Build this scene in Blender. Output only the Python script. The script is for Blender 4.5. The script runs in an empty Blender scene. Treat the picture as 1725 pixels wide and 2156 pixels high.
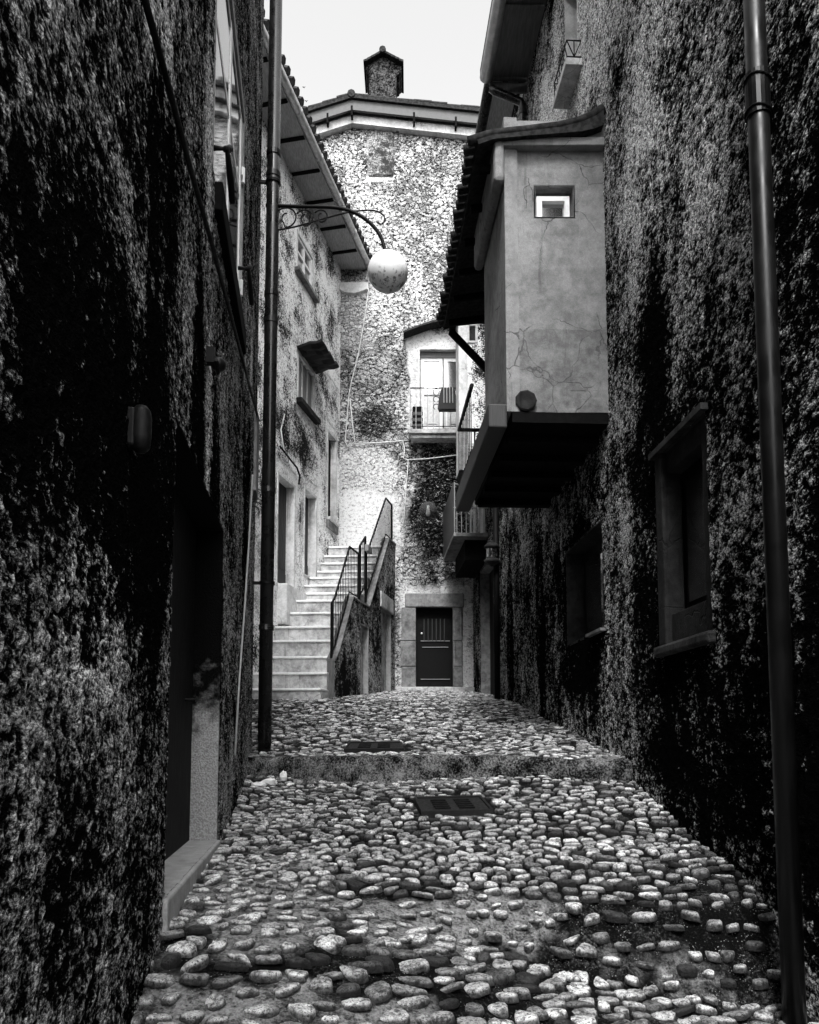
import bpy, math, random
import numpy as np
from mathutils import Vector, Matrix
random.seed(7); rng = np.random.default_rng(7)
sc = bpy.context.scene
COL = sc.collection

# ------------------------------------------------------------------ camera
FPX, W, H, PPX, PPY, HOR = 1700.0, 1725.0, 2156.0, 862.5, 1409.0, 1557.0
PIT = math.atan((HOR - PPY) / FPX); CP, SP = math.cos(PIT), math.sin(PIT)
cam = bpy.data.cameras.new("camera"); camo = bpy.data.objects.new("camera", cam); COL.objects.link(camo)
cam.sensor_width = 36; cam.lens = 36 * FPX / H; cam.shift_y = (PPY - H / 2) / H; cam.clip_end = 500; cam.clip_start = 0.05
camo.rotation_euler = (math.pi / 2 + PIT, 0, 0); sc.camera = camo

def ray(px, py):
    u = (px - PPX) / FPX; v = (PPY - py) / FPX
    return np.array([u, CP - v * SP, SP + v * CP])

class Side:
    """a vertical wall plane X = x0 + m*Y; s = Y, d = outward distance"""
    def __init__(s, x0, vpx, sgn, m=None):
        s.x0 = x0; s.m = (vpx - PPX) / FPX * CP if m is None else m
        k = math.hypot(1, s.m); s.n = (sgn / k, -sgn * s.m / k); s.sgn = sgn
    def pt(s, a, d, z): return (s.x0 + s.m * a + d * s.n[0], a + d * s.n[1], z)
    def at(s, px, py, d=0.0):
        r = ray(px, py); x0 = s.x0 + d * s.sgn * math.hypot(1, s.m)
        t = x0 / (r[0] - s.m * r[1]); return (r[1] * t, r[2] * t)
class Front:
    """a wall plane facing the viewer at Y = y0; s = X"""
    sgn = 1
    def __init__(s, y0): s.y0 = y0
    def pt(s, a, d, z): return (a, s.y0 - d, z)
    def at(s, px, py, d=0.0):
        r = ray(px, py); t = (s.y0 - d) / r[1]; return (r[0] * t, r[2] * t)

LW = Side(-0.60, 651, 1); RW = Side(2.15, 776, -1); HS = Side(-5.02, 1230, 1); BK = Front(16.5)
ST = Side(-3.43, 0, 1, m=0.19)

# ------------------------------------------------------------------ noise in numpy
def vnoise(x, y, seed=0):
    def h(i, j):
        n = (i * 374761393 + j * 668265263 + seed * 1442695041) & 0xFFFFFFFF
        n = ((n ^ (n >> 13)) * 1274126177) & 0xFFFFFFFF
        return ((n ^ (n >> 16)) & 0xFFFF) / 65535.0
    x = np.asarray(x, float); y = np.asarray(y, float)
    i = np.floor(x).astype(np.int64); j = np.floor(y).astype(np.int64); fx = x - i; fy = y - j
    fx = fx * fx * (3 - 2 * fx); fy = fy * fy * (3 - 2 * fy)
    return (h(i, j) * (1 - fx) + h(i + 1, j) * fx) * (1 - fy) + (h(i, j + 1) * (1 - fx) + h(i + 1, j + 1) * fx) * fy
def fbm(x, y, seed=0, o=4):
    a = 0; w = 0.5; t = 0
    for k in range(o):
        a = a + w * vnoise(np.asarray(x) * 2 ** k, np.asarray(y) * 2 ** k, seed + k); t += w; w *= .55
    return a / t
def sstep(a, b, x):
    t = np.clip((np.asarray(x) - a) / (b - a), 0, 1); return t * t * (3 - 2 * t)

# ------------------------------------------------------------------ mesh builder
class MB:
    def __init__(s): s.v = []; s.f = []; s.m = []; s.at = {}
    def add(s, vs, fs, mi=0):
        b = len(s.v); s.v += [tuple(map(float, p)) for p in vs]
        s.f += [tuple(b + i for i in f) for f in fs]; s.m += [mi] * len(fs); return b
    def hexa(s, p, mi=0):  # 0-3 bottom ring, 4-7 top ring
        s.add(p, [(0, 3, 2, 1), (4, 5, 6, 7), (0, 1, 5, 4), (1, 2, 6, 5), (2, 3, 7, 6), (3, 0, 4, 7)], mi)
    def box(s, x0, x1, y0, y1, z0, z1, mi=0):
        s.hexa([(x0, y0, z0), (x1, y0, z0), (x1, y1, z0), (x0, y1, z0), (x0, y0, z1), (x1, y0, z1), (x1, y1, z1), (x0, y1, z1)], mi)
    def fbox(s, fr, a0, a1, d0, d1, z0, z1, mi=0):
        P = fr.pt
        s.hexa([P(a0, d0, z0), P(a1, d0, z0), P(a1, d1, z0), P(a0, d1, z0), P(a0, d0, z1), P(a1, d0, z1), P(a1, d1, z1), P(a0, d1, z1)], mi)
    def tube(s, path, r, n=8, mi=0, cap=True):
        path = [Vector(p) for p in path]; rr = r if isinstance(r, (list, tuple)) else [r] * len(path)
        rings = []; up = None
        for i, p in enumerate(path):
            t = (path[min(i + 1, len(path) - 1)] - path[max(i - 1, 0)]).normalized()
            if up is None: up = Vector((0, 0, 1)) if abs(t.z) < .9 else Vector((1, 0, 0))
            a = t.cross(up).normalized(); b = a.cross(t).normalized(); up = b
            rings.append([p + rr[i] * (math.cos(2 * math.pi * k / n) * a + math.sin(2 * math.pi * k / n) * b) for k in range(n)])
        vs = [q for rg in rings for q in rg]; fs = []
        for i in range(len(path) - 1):
            for k in range(n):
                k2 = (k + 1) % n; fs.append((i * n + k, i * n + k2, (i + 1) * n + k2, (i + 1) * n + k))
        if cap: fs.append(tuple(range(n - 1, -1, -1))); fs.append(tuple((len(path) - 1) * n + k for k in range(n)))
        s.add(vs, fs, mi)
    def lathe(s, prof, c, n=24, mi=0, axis=None):
        vs = []; fs = []; c = Vector(c)
        M = Matrix.Identity(3) if axis is None else Vector((0, 0, 1)).rotation_difference(Vector(axis).normalized()).to_matrix()
        for r, z in prof:
            for k in range(n): vs.append(c + M @ Vector((r * math.cos(2 * math.pi * k / n), r * math.sin(2 * math.pi * k / n), z)))
        for i in range(len(prof) - 1):
            for k in range(n):
                k2 = (k + 1) % n; fs.append((i * n + k, i * n + k2, (i + 1) * n + k2, (i + 1) * n + k))
        s.add(vs, fs, mi)
    def prism(s, poly, off, mi=0):
        n = len(poly); off = Vector(off); vs = [Vector(p) for p in poly] + [Vector(p) + off for p in poly]
        s.add(vs, [tuple(range(n - 1, -1, -1)), tuple(range(n, 2 * n))] + [(i, (i + 1) % n, n + (i + 1) % n, n + i) for i in range(n)], mi)
    def build(s, name, mats, parent=None, smooth=False, inv=None, bevel=0, recalc=True):
        me = bpy.data.meshes.new(name); me.from_pydata(s.v, [], s.f)
        mats = mats if isinstance(mats, (list, tuple)) else [mats]
        for m in mats: me.materials.append(m)
        me.polygons.foreach_set("material_index", np.array(s.m, dtype=np.int32))
        if smooth: me.polygons.foreach_set("use_smooth", np.ones(len(s.f), dtype=bool))
        for k, arr in s.at.items():
            a = me.attributes.new(k, 'FLOAT', 'POINT'); a.data.foreach_set("value", np.asarray(arr, dtype=np.float32))
        me.update()
        if recalc:
            import bmesh
            bm = bmesh.new(); bm.from_mesh(me); bmesh.ops.recalc_face_normals(bm, faces=bm.faces); bm.to_mesh(me); bm.free()
        o = bpy.data.objects.new(name, me); COL.objects.link(o)
        if bevel:
            b = o.modifiers.new("edge", 'BEVEL'); b.width = bevel; b.segments = 2; b.limit_method = 'ANGLE'
        if parent is not None:
            o.parent = parent
            if parent.type == 'EMPTY': o.matrix_parent_inverse = Matrix.Translation(-Vector(parent.location))
        return o
def tag(o, label=None, cat=None, group=None, kind=None):
    if label: o["label"] = label
    if cat: o["category"] = cat
    if group: o["group"] = group
    if kind: o["kind"] = kind
    return o
def thing(name, loc, label, cat, group=None):
    e = bpy.data.objects.new(name, None); e.location = loc; e.empty_display_size = .2; COL.objects.link(e)
    return tag(e, label, cat, group)

# ------------------------------------------------------------------ materials (all neutral greys)
class NT:
    def __init__(s, name):
        s.mat = bpy.data.materials.new(name); s.mat.use_nodes = True; s.t = s.mat.node_tree; s.t.nodes.clear()
        s.out = s.n('ShaderNodeOutputMaterial'); s.b = s.n('ShaderNodeBsdfPrincipled'); s.l(s.b.outputs[0], s.out.inputs[0])
        s.co = s.n('ShaderNodeTexCoord').outputs['Object']
    def n(s, t, **k):
        x = s.t.nodes.new(t)
        for a, b in k.items(): setattr(x, a, b)
        return x
    def l(s, a, b): s.t.links.new(a, b)
    def put(s, sock, v):
        if isinstance(v, (int, float)):
            sock.default_value = (v, v, v, 1) if sock.type == 'RGBA' else v
        else: s.l(v, sock)
    def math(s, op, a, b=0, c=None, clamp=False):
        x = s.n('ShaderNodeMath', operation=op, use_clamp=clamp); s.put(x.inputs[0], a); s.put(x.inputs[1], b)
        if c is not None: s.put(x.inputs[2], c)
        return x.outputs[0]
    def map(s, vec, sc=(1, 1, 1), loc=(0, 0, 0), rot=(0, 0, 0)):
        x = s.n('ShaderNodeMapping'); s.l(vec, x.inputs[0]); x.inputs['Scale'].default_value = sc; x.inputs['Location'].default_value = loc; x.inputs['Rotation'].default_value = rot
        return x.outputs[0]
    def noise(s, vec, scale, detail=3, rough=.55, dist=0):
        x = s.n('ShaderNodeTexNoise'); s.l(vec, x.inputs['Vector']); x.inputs['Scale'].default_value = scale
        x.inputs['Detail'].default_value = detail; x.inputs['Roughness'].default_value = rough; x.inputs['Distortion'].default_value = dist
        return x.outputs[0]
    def voro(s, vec, scale, feature='F1', out='Distance', rnd=1):
        x = s.n('ShaderNodeTexVoronoi', feature=feature); s.l(vec, x.inputs['Vector']); x.inputs['Scale'].default_value = scale; x.inputs['Randomness'].default_value = rnd
        return x.outputs[out]
    def warp(s, vec, scale, amt):
        x = s.n('ShaderNodeTexNoise'); s.l(vec, x.inputs['Vector']); x.inputs['Scale'].default_value = scale; x.inputs['Detail'].default_value = 2
        a = s.n('ShaderNodeVectorMath', operation='SUBTRACT'); s.l(x.outputs['Color'], a.inputs[0]); a.inputs[1].default_value = (.5, .5, .5)
        b = s.n('ShaderNodeVectorMath', operation='SCALE'); s.l(a.outputs[0], b.inputs[0]); b.inputs['Scale'].default_value = amt
        c = s.n('ShaderNodeVectorMath', operation='ADD'); s.l(vec, c.inputs[0]); s.l(b.outputs[0], c.inputs[1]); return c.outputs[0]
    def rng(s, v, a, b, c=0, d=1, smooth=True):
        x = s.n('ShaderNodeMapRange', interpolation_type='SMOOTHSTEP' if smooth else 'LINEAR')
        s.put(x.inputs['Value'], v)
        for k, q in zip(('From Min', 'From Max', 'To Min', 'To Max'), (a, b, c, d)): s.put(x.inputs[k], q)
        return x.outputs[0]
    def mix(s, f, a, b):
        x = s.n('ShaderNodeMix', data_type='FLOAT'); s.put(x.inputs[0], f); s.put(x.inputs[2], a); s.put(x.inputs[3], b); return x.outputs[0]
    def attr(s, name):
        x = s.n('ShaderNodeAttribute', attribute_name=name); return x.outputs['Fac']
    def col(s, v, rough=.9, spec=.25):
        s.put(s.b.inputs['Base Color'], v); s.put(s.b.inputs['Roughness'], rough); s.put(s.b.inputs['Specular IOR Level'], spec); return s
    def bump(s, h, dist=.01, st=1.0):
        x = s.n('ShaderNodeBump'); s.put(x.inputs['Height'], h); x.inputs['Distance'].default_value = dist; x.inputs['Strength'].default_value = st
        s.l(x.outputs[0], s.b.inputs['Normal']); return s
    def disp(s, h, scale=.02, mid=.3):
        x = s.n('ShaderNodeDisplacement'); s.put(x.inputs['Height'], h); x.inputs['Scale'].default_value = scale; x.inputs['Midlevel'].default_value = mid
        s.l(x.outputs[0], s.out.inputs['Displacement']); s.mat.displacement_method = 'BOTH'; return s

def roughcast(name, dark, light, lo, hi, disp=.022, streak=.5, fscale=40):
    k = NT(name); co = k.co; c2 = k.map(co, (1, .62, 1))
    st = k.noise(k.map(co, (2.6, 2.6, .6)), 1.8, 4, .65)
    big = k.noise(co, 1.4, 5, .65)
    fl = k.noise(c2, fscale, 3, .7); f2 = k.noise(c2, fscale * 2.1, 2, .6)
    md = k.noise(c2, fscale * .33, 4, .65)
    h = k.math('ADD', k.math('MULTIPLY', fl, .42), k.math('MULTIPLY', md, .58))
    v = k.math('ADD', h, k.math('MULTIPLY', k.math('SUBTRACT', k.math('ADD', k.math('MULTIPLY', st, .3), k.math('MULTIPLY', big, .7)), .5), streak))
    v = k.math('SUBTRACT', v, k.math('MULTIPLY', k.attr('darken'), .13)); v = k.math('ADD', v, k.math('MULTIPLY', k.attr('wash_and_light'), .085))  # dark blotches, and on the right wall shade painted into the colour
    a = k.math('MULTIPLY', k.rng(v, lo, hi, 0, k.math('MULTIPLY', light, k.math('ADD', .55, k.math('MULTIPLY', k.attr('wash_and_light'), .45)))), k.rng(k.math('ADD', k.math('MULTIPLY', fl, .5), k.math('MULTIPLY', f2, .5)), .40, .60, .08, 1.1))  # pale washes, and on the right wall light painted into the colour
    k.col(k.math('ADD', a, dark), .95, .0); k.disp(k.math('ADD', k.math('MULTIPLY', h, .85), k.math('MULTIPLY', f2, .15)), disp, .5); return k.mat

def rubble(name):
    k = NT(name); co = k.co
    w = k.warp(k.map(co, (1, 1, 1.6)), 5, .16)
    e = k.voro(w, 8.5, 'DISTANCE_TO_EDGE'); cid = k.voro(w, 8.5, 'F1', 'Color')
    sep = k.n('ShaderNodeSeparateColor'); k.l(cid, sep.inputs[0]); rv = sep.outputs[0]
    fine = k.noise(co, 44, 3, .65); pitn = k.noise(k.map(co, (1, 1, 1.4)), 14, 3, .65); big = k.noise(co, 1.3, 4, .6)
    pl = k.attr('plaster'); gr = k.attr('grime')
    # rough stones with open joints, smeared in places with old lime mortar
    j = k.math('ADD', k.math('MULTIPLY', e, 1.0), k.math('MULTIPLY', k.math('SUBTRACT', pitn, .5), .42))
    st = k.rng(j, .0, .085)
    smear = k.rng(k.math('ADD', k.math('MULTIPLY', big, .6), k.math('MULTIPLY', pitn, .4)), .46, .58)
    tone = k.math('MULTIPLY', k.rng(fine, .36, .64, .10, .56), k.rng(rv, 0, 1, .35, 1.1))
    tone = k.mix(k.math('MULTIPLY', smear, .65), tone, k.rng(fine, .34, .6, .2, .70))
    pit = k.math('MAXIMUM', st, k.math('MULTIPLY', smear, k.rng(pitn, .42, .54)))
    alb = k.mix(pit, .010, tone)
    ds = k.rng(e, .02, .09); ar = k.math('MULTIPLY', k.rng(fine, .46, .62), k.rng(pitn, .46, .6))
    dark = k.math('MULTIPLY', k.math('ADD', .012, k.math('MULTIPLY', ar, .42)), k.math('MULTIPLY', k.rng(rv, 0, 1, .3, 1.1), k.rng(ds, 0, 1, .15, 1)))
    alb = k.mix(gr, alb, dark)
    pv = k.math('ADD', k.math('MULTIPLY', fine, .45), k.math('MULTIPLY', pitn, .55))
    alb = k.mix(pl, alb, k.math('MULTIPLY', k.rng(pv, .36, .52, .2, .60), k.mix(gr, 1, .35)))
    h = k.math('ADD', k.math('MULTIPLY', pit, k.math('ADD', .45, k.math('MULTIPLY', rv, .35))), k.math('MULTIPLY', fine, .3)); hd = k.math('ADD', k.math('MULTIPLY', ds, k.math('ADD', .35, k.math('MULTIPLY', rv, .6))), k.math('MULTIPLY', fine, .35))
    h = k.mix(gr, h, hd); h = k.mix(pl, h, k.math('ADD', .4, k.math('MULTIPLY', fine, .14)))
    k.col(alb, .95, .0); k.disp(h, .05, .5); return k.mat

def pebble_light(name):
    k = NT(name); co = k.co
    fine = k.noise(co, 46, 3, .65); md = k.noise(co, 17, 4, .65); big = k.noise(co, 1.8, 4, .6)
    h = k.math('ADD', k.math('MULTIPLY', fine, .6), k.math('MULTIPLY', md, .4))
    v = k.math('ADD', h, k.math('MULTIPLY', k.math('SUBTRACT', big, .5), .55))
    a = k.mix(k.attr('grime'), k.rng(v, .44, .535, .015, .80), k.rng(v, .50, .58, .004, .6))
    a = k.mix(k.attr('plaster'), a, k.rng(v, .38, .55, .25, .80))
    k.col(a, .95, .1); k.disp(k.mix(k.attr('plaster'), h, k.math('MULTIPLY', h, .25)), .03, .5); return k.mat

def cement(name, base=.3, var=.12, crack=0.0, rough=.9, darken=.5, bump=.004):
    k = NT(name); co = k.co
    b1 = k.noise(co, 2.2, 5, .65); b2 = k.noise(co, 14, 4, .6); gr = k.noise(co, 160, 2)
    v = k.math('ADD', k.math('MULTIPLY', b1, .6), k.math('MULTIPLY', b2, .4))
    a = k.rng(v, .3, .7, base - var, base + var)
    a = k.math('MULTIPLY', a, k.rng(gr, .3, .7, .85, 1.12))
    dr = k.noise(k.map(co, (6, 6, .35)), 2.5, 4, .6)
    a = k.math('MULTIPLY', a, k.rng(dr, .58, .75, 1, 1 - darken))
    h = k.math('ADD', k.math('MULTIPLY', gr, .5), b2)
    if crack:
        e = k.voro(k.warp(k.warp(co, 2.5, .35), 14, .05), 2.3, 'DISTANCE_TO_EDGE')
        m = k.math('MULTIPLY', k.rng(e, .002, .012, 1, 0), k.rng(k.noise(co, 1.6, 2), .44, .56))
        a = k.math('MULTIPLY', a, k.math('SUBTRACT', 1, k.math('MULTIPLY', m, crack)))
        h = k.math('SUBTRACT', h, m)
    k.col(a, rough, .2); k.bump(h, bump, .8); return k.mat

def plain(name, v, rough=.6, spec=.4, metal=0, var=.25, scale=30, bump=.001, grain=None):
    k = NT(name); co = k.co if grain is None else k.map(k.co, grain)
    n = k.noise(co, scale, 4, .6); a = k.rng(n, .3, .7, v * (1 - var), v * (1 + var))
    k.col(a, k.rng(n, .3, .7, max(.03, rough - .12), min(1, rough + .1)), spec); k.b.inputs['Metallic'].default_value = metal
    k.bump(n, bump, .7); return k.mat

def glass(name, base=.015, rough=.04):
    k = NT(name); w = k.noise(k.co, 3, 2); k.col(base, rough, .8); k.b.inputs['IOR'].default_value = 3.2; return k.mat

M = {}
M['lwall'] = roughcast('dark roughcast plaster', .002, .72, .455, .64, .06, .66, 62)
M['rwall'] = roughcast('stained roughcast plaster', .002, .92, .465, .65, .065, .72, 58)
M['rubble'] = rubble('lime washed rubble stone')
M['peb'] = pebble_light('pale pebbledash')
M['oriel'] = cement('cracked grey render', .205, .075, .6, .9, .45)
M['oriel2'] = cement('patched grey render', .165, .08, .4, .9, .6)
M['jamb'] = cement('smooth grey render', .22, .08, 0, .95, .4, .008)
M['white_render'] = cement('whitewashed render', .55, .2, .4, .95, .45, .006)
M['stone_trim'] = cement('dressed stone', .16, .1, .3, .95, .6, .008)
M['step'] = cement('worn cement step', .40, .24, .5, .95, .5, .008)
M['step_edge'] = cement('pale step nosing', .78, .12, .3, .9, .2, .003)
M['side_wall'] = cement('streaked damp render', .26, .22, .6, .95, .85, .012)
def darkened():
    k = NT('darkened render'); co = k.co; n = k.noise(co, 5, 4, .65); g_ = k.noise(co, 90, 3, .6); sp = k.n('ShaderNodeSeparateXYZ'); k.l(co, sp.inputs[0])
    m = k.rng(k.math('ADD', sp.outputs[2], k.math('MULTIPLY', k.math('SUBTRACT', n, .5), 1.4)), -.05, .45, 1, 0)  # render gets darker towards the top, with a ragged edge
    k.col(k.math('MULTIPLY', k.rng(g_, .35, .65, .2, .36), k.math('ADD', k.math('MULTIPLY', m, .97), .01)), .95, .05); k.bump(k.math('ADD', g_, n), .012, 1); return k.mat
M['darkened'] = darkened()
M['stone_dark'] = cement('blackened stone', .014, .012, .3, .95, .6, .008)
M['coping2'] = cement('grimy sill stone', .03, .026, 0, .95, .6, .01)
M['coping3'] = cement('doorstep cement', .26, .08, 0, .95, .3, .005)
M['coping'] = cement('weathered coping', .14, .08, 0, .95, .4, .008)
M['iron'] = plain('black painted iron', .004, .55, .12, 0, .3, 60)
M['pipe'] = plain('dark copper pipe', .03, .3, .5, .7, .05, 6, 0)
M['pipe2'] = plain('dark painted pipe', .004, .4, .25, 0, .1, 6, 0)
M['zinc'] = plain('zinc gutter', .42, .4, .5, .6, .25, 12)
M['wood_dark'] = plain('blackened timber', .005, .9, .05, 0, .5, 18, .003, (1, .15, 1))
M['wood_grey'] = plain('weathered boards', .2, .75, .2, 0, .4, 14, .002, (6, .5, 1))
M['soffit'] = plain('painted soffit boards', .30, .7, .2, 0, .25, 10, .001, (8, 1, 1))
M['soffit_dark'] = plain('grey soffit', .09, .8, .2, 0, .3, 8, .001, (6, .6, 1))
M['white'] = plain('white paint', .7, .45, .4, 0, .08, 20)
M['offwhite'] = plain('old white paint', .4, .5, .4, 0, .2, 20)
M['door'] = plain('black door boards', .004, .7, .1, 0, .4, 12, .002, (14, 14, .6))
M['door_grey'] = plain('grey door boards', .03, .6, .3, 0, .4, 12, .002, (20, 20, .5))
M['shutter'] = plain('grey shutter boards', .2, .7, .2, 0, .25, 12, .002, (16, 16, .5))
M['tile'] = plain('weathered roof tiles', .025, .95, .05, 0, .6, 22, .004)
M['fascia'] = plain('fascia board', .09, .7, .2, 0, .2, 10)
M['glass'] = glass('window glass'); M['glass2'] = glass('old glass', .03, .08)
M['cable'] = plain('white cable', .5, .5, .4, 0, .1, 20); M['cable_dark'] = plain('black hose', .003, .6, .1, 0, .2, 20)
M['hole'] = plain('unlit interior', .004, .95, .05, 0, .1, 5)
M['cover'] = plain('cast iron cover', .012, .6, .2, .2, .4, 50, .003)
M['paper'] = plain('crumpled paper', .7, .8, .2, 0, .12, 30, .004)
M['bar_pale'] = plain('pale grey railing paint', .3, .5, .4, 0, .15, 20)

def globe_mat():
    k = NT('frosted opal globe'); co = k.co
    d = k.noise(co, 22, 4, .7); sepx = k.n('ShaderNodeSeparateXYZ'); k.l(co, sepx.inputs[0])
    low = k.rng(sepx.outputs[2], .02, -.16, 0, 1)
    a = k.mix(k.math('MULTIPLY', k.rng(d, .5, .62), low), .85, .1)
    k.col(a, .35, .5); k.b.inputs['Subsurface Weight'].default_value = 0; return k.mat
M['globe'] = globe_mat()

M['breast'] = roughcast('sooty chimney plaster', .03, .6, .36, .62, .02, 1.0, 24)
# ------------------------------------------------------------------ walls
def brk(a0, a1, res, stops):
    st = sorted(set([a0, a1] + [q for q in stops if a0 < q < a1])); out = [a0]
    for p, q in zip(st[:-1], st[1:]):
        n = max(1, int(round((q - p) / res))); out += list(np.linspace(p, q, n + 1)[1:])
    return np.array(out)
def wall(name, fr, a0, a1, z0, z1, res, holes, mat, parent, thick=.5, top=None, attrs=None, body=None, batter=None):
    """rough wall face with openings and a closed body behind it"""
    A = brk(a0, a1, res, [h[0] for h in holes] + [h[1] for h in holes]); Z = brk(z0, z1, res, [h[2] for h in holes] + [h[3] for h in holes])
    nA, nZ = len(A), len(Z); AA, ZZ = np.meshgrid(A, Z, indexing='ij')
    if top is not None: ZZ = np.minimum(ZZ, np.array([top(a) for a in A])[:, None])
    p0 = np.array(fr.pt(0, 0, 0)); da = np.array(fr.pt(1, 0, 0)) - p0; dd = np.array(fr.pt(0, 1, 0)) - p0
    V = p0 + AA[..., None] * da + ZZ[..., None] * np.array([0, 0, 1.0])
    if batter is not None: V = V + batter(AA, ZZ)[..., None] * dd
    V = V.reshape(-1, 3)
    ca = (A[:-1] + A[1:]) / 2; cz = (Z[:-1] + Z[1:]) / 2; keep = np.ones((nA - 1, nZ - 1), bool)
    for h in holes:
        keep &= ~(((ca > h[0]) & (ca < h[1]))[:, None] & ((cz > h[2]) & (cz < h[3]))[None, :])
    keep &= (ZZ[:-1, 1:] - ZZ[:-1, :-1] > 1e-5) | (ZZ[1:, 1:] - ZZ[1:, :-1] > 1e-5)
    i, j = np.nonzero(keep); q = np.stack([i * nZ + j, (i + 1) * nZ + j, (i + 1) * nZ + j + 1, i * nZ + j + 1], 1)
    n = np.cross(da, [0, 0, 1]); 
    if np.dot(n, dd) < 0: q = q[:, ::-1]
    me = bpy.data.meshes.new(name)
    P = [fr.pt(a0, 0, z0), fr.pt(a1, 0, z0), fr.pt(a1, -thick, z0), fr.pt(a0, -thick, z0)]
    zt0 = ZZ[0, -1]; zt1 = ZZ[-1, -1]
    P += [fr.pt(a0, 0, zt0), fr.pt(a1, 0, zt1), fr.pt(a1, -thick, zt1), fr.pt(a0, -thick, zt0)]
    b = len(V); extra = [(b + 3, b + 2, b + 6, b + 7), (b, b + 3, b + 7, b + 4), (b + 1, b + 2, b + 6, b + 5)]
    if top is None: extra.append((b + 4, b + 5, b + 6, b + 7))
    me.from_pydata(np.vstack([V, P]).tolist(), [], q.tolist() + extra)
    me.materials.append(mat); me.materials.append(body or M['soffit_dark'])
    mi = np.zeros(len(q) + len(extra), dtype=np.int32); mi[len(q):] = 1; me.polygons.foreach_set("material_index", mi)
    sm = np.ones(len(mi), dtype=bool); sm[len(q):] = False; me.polygons.foreach_set("use_smooth", sm)
    for k, fn in (attrs or {}).items():
        a = me.attributes.new(k, 'FLOAT', 'POINT'); val = np.clip(fn(AA, ZZ), 0, 1).reshape(-1)
        a.data.foreach_set("value", np.concatenate([val, np.zeros(8)]).astype(np.float32))
    o = bpy.data.objects.new(name, me); COL.objects.link(o); o.parent = parent
    if parent: o.matrix_parent_inverse = Matrix.Translation(-Vector(parent.location))
    return o
def reveal(mb, fr, h, depth, t=.02, sill=True, mi=0, out=.0):
    """four lining slabs inside an opening"""
    a0, a1, z0, z1 = h; e = .003
    mb.fbox(fr, a0 - t, a0 + e, -depth, out, z0 - t, z1 + t, mi); mb.fbox(fr, a1 - e, a1 + t, -depth, out, z0 - t, z1 + t, mi)
    mb.fbox(fr, a0 + e, a1 - e, -depth, out, z1 - e, z1 + t, mi)
    if sill: mb.fbox(fr, a0 + e, a1 - e, -depth, out, z0 - t, z0 + e, mi)
def blob(A, Z, a, z, ra, rz, seed=0, sharp=.35, rough=.55):
    r = np.hypot((A - a) / ra, (Z - z) / rz) + (fbm(A * 2.3, Z * 1.9, seed) - .5) * rough * 2
    return 1 - sstep(1 - sharp, 1 + sharp * .3, r)
def rectmask(A, Z, a0, a1, z0, z1, soft=.12, seed=0, rough=.15):
    w = (fbm(A * 2.5, Z * 2.5, seed) - .5) * rough * 2
    d = np.minimum(np.minimum(A - a0, a1 - A), np.minimum(Z - z0, z1 - Z)) + w
    return sstep(-soft / 2, soft / 2, d)

# ------------------------------------------------------------------ ground
lb = [LW.at(x, y) for x, y in ((285, 2140), (347, 1950), (455, 1785), (488, 1720), (519, 1637))]
rb = [RW.at(x, y) for x, y in ((1690, 2125), (1620, 1915), (1543, 1825), (1457, 1768), (1398, 1703), (1312, 1630))]
rb.sort(); lb.sort()
GLy = [-8] + [p[0] for p in lb] + [9.0]; GLz = [lb[0][1] - (lb[0][0] + 8) * .16] + [p[1] for p in lb] + [lb[-1][1] + .05]
GRy = [-8] + [p[0] for p in rb] + [9.0]; GRz = [rb[0][1] - (rb[0][0] + 8) * .16] + [p[1] for p in rb] + [rb[-1][1] + .1]
ur = [RW.at(x, y) for x, y in ((1325, 1604), (1273, 1581), (1209, 1545), (1149, 1517), (1085, 1481), (1000.4, 1458))]; ur.sort()
URy = [p[0] for p in ur]; URz = [p[1] for p in ur]
ULy = [7.9, 11.9, 16.5]; ULz = [-.2, .60, 1.0]
YSL, YSR = 7.9, ur[0][0]                       # the step crosses the lane
def xl(y): return LW.x0 + LW.m * y
def xr(y): return RW.x0 + RW.m * y
def zlow(x, y):
    t = np.clip((x - xl(y)) / (xr(y) - xl(y)), 0, 1)
    l = np.interp(y, GLy, GLz); r = np.interp(y, GRy, GRz); k = t * t * (3 - 2 * t)
    return l * (1 - k) + r * k - .0 * t
def zup(x, y):
    t = np.clip((x + 1.6) / (xr(y) + 1.6), 0, 1)
    return np.interp(y, ULy, ULz) * (1 - t) + np.interp(y, URy, URz) * t
def ystep(x):
    t = np.clip((x - xl(YSL)) / (xr(YSR) - xl(YSL)), -.5, 1.5); return YSL + (YSR - YSL) * t + .05 * np.sin(x * 3.1) + .03 * np.sin(x * 7.7)
def zg(x, y): return np.where(y < ystep(x), zlow(x, y), zup(x, y))
def ground_at(px, py):
    r = ray(px, py); t = np.linspace(1.5, 20, 6000); x = r[0] * t; y = r[1] * t; z = r[2] * t
    i = np.argmax(z < zg(x, y) + .0) if np.any(z < zg(x, y)) else -1
    return x[i], y[i], float(zg(x[i], y[i]))
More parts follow.
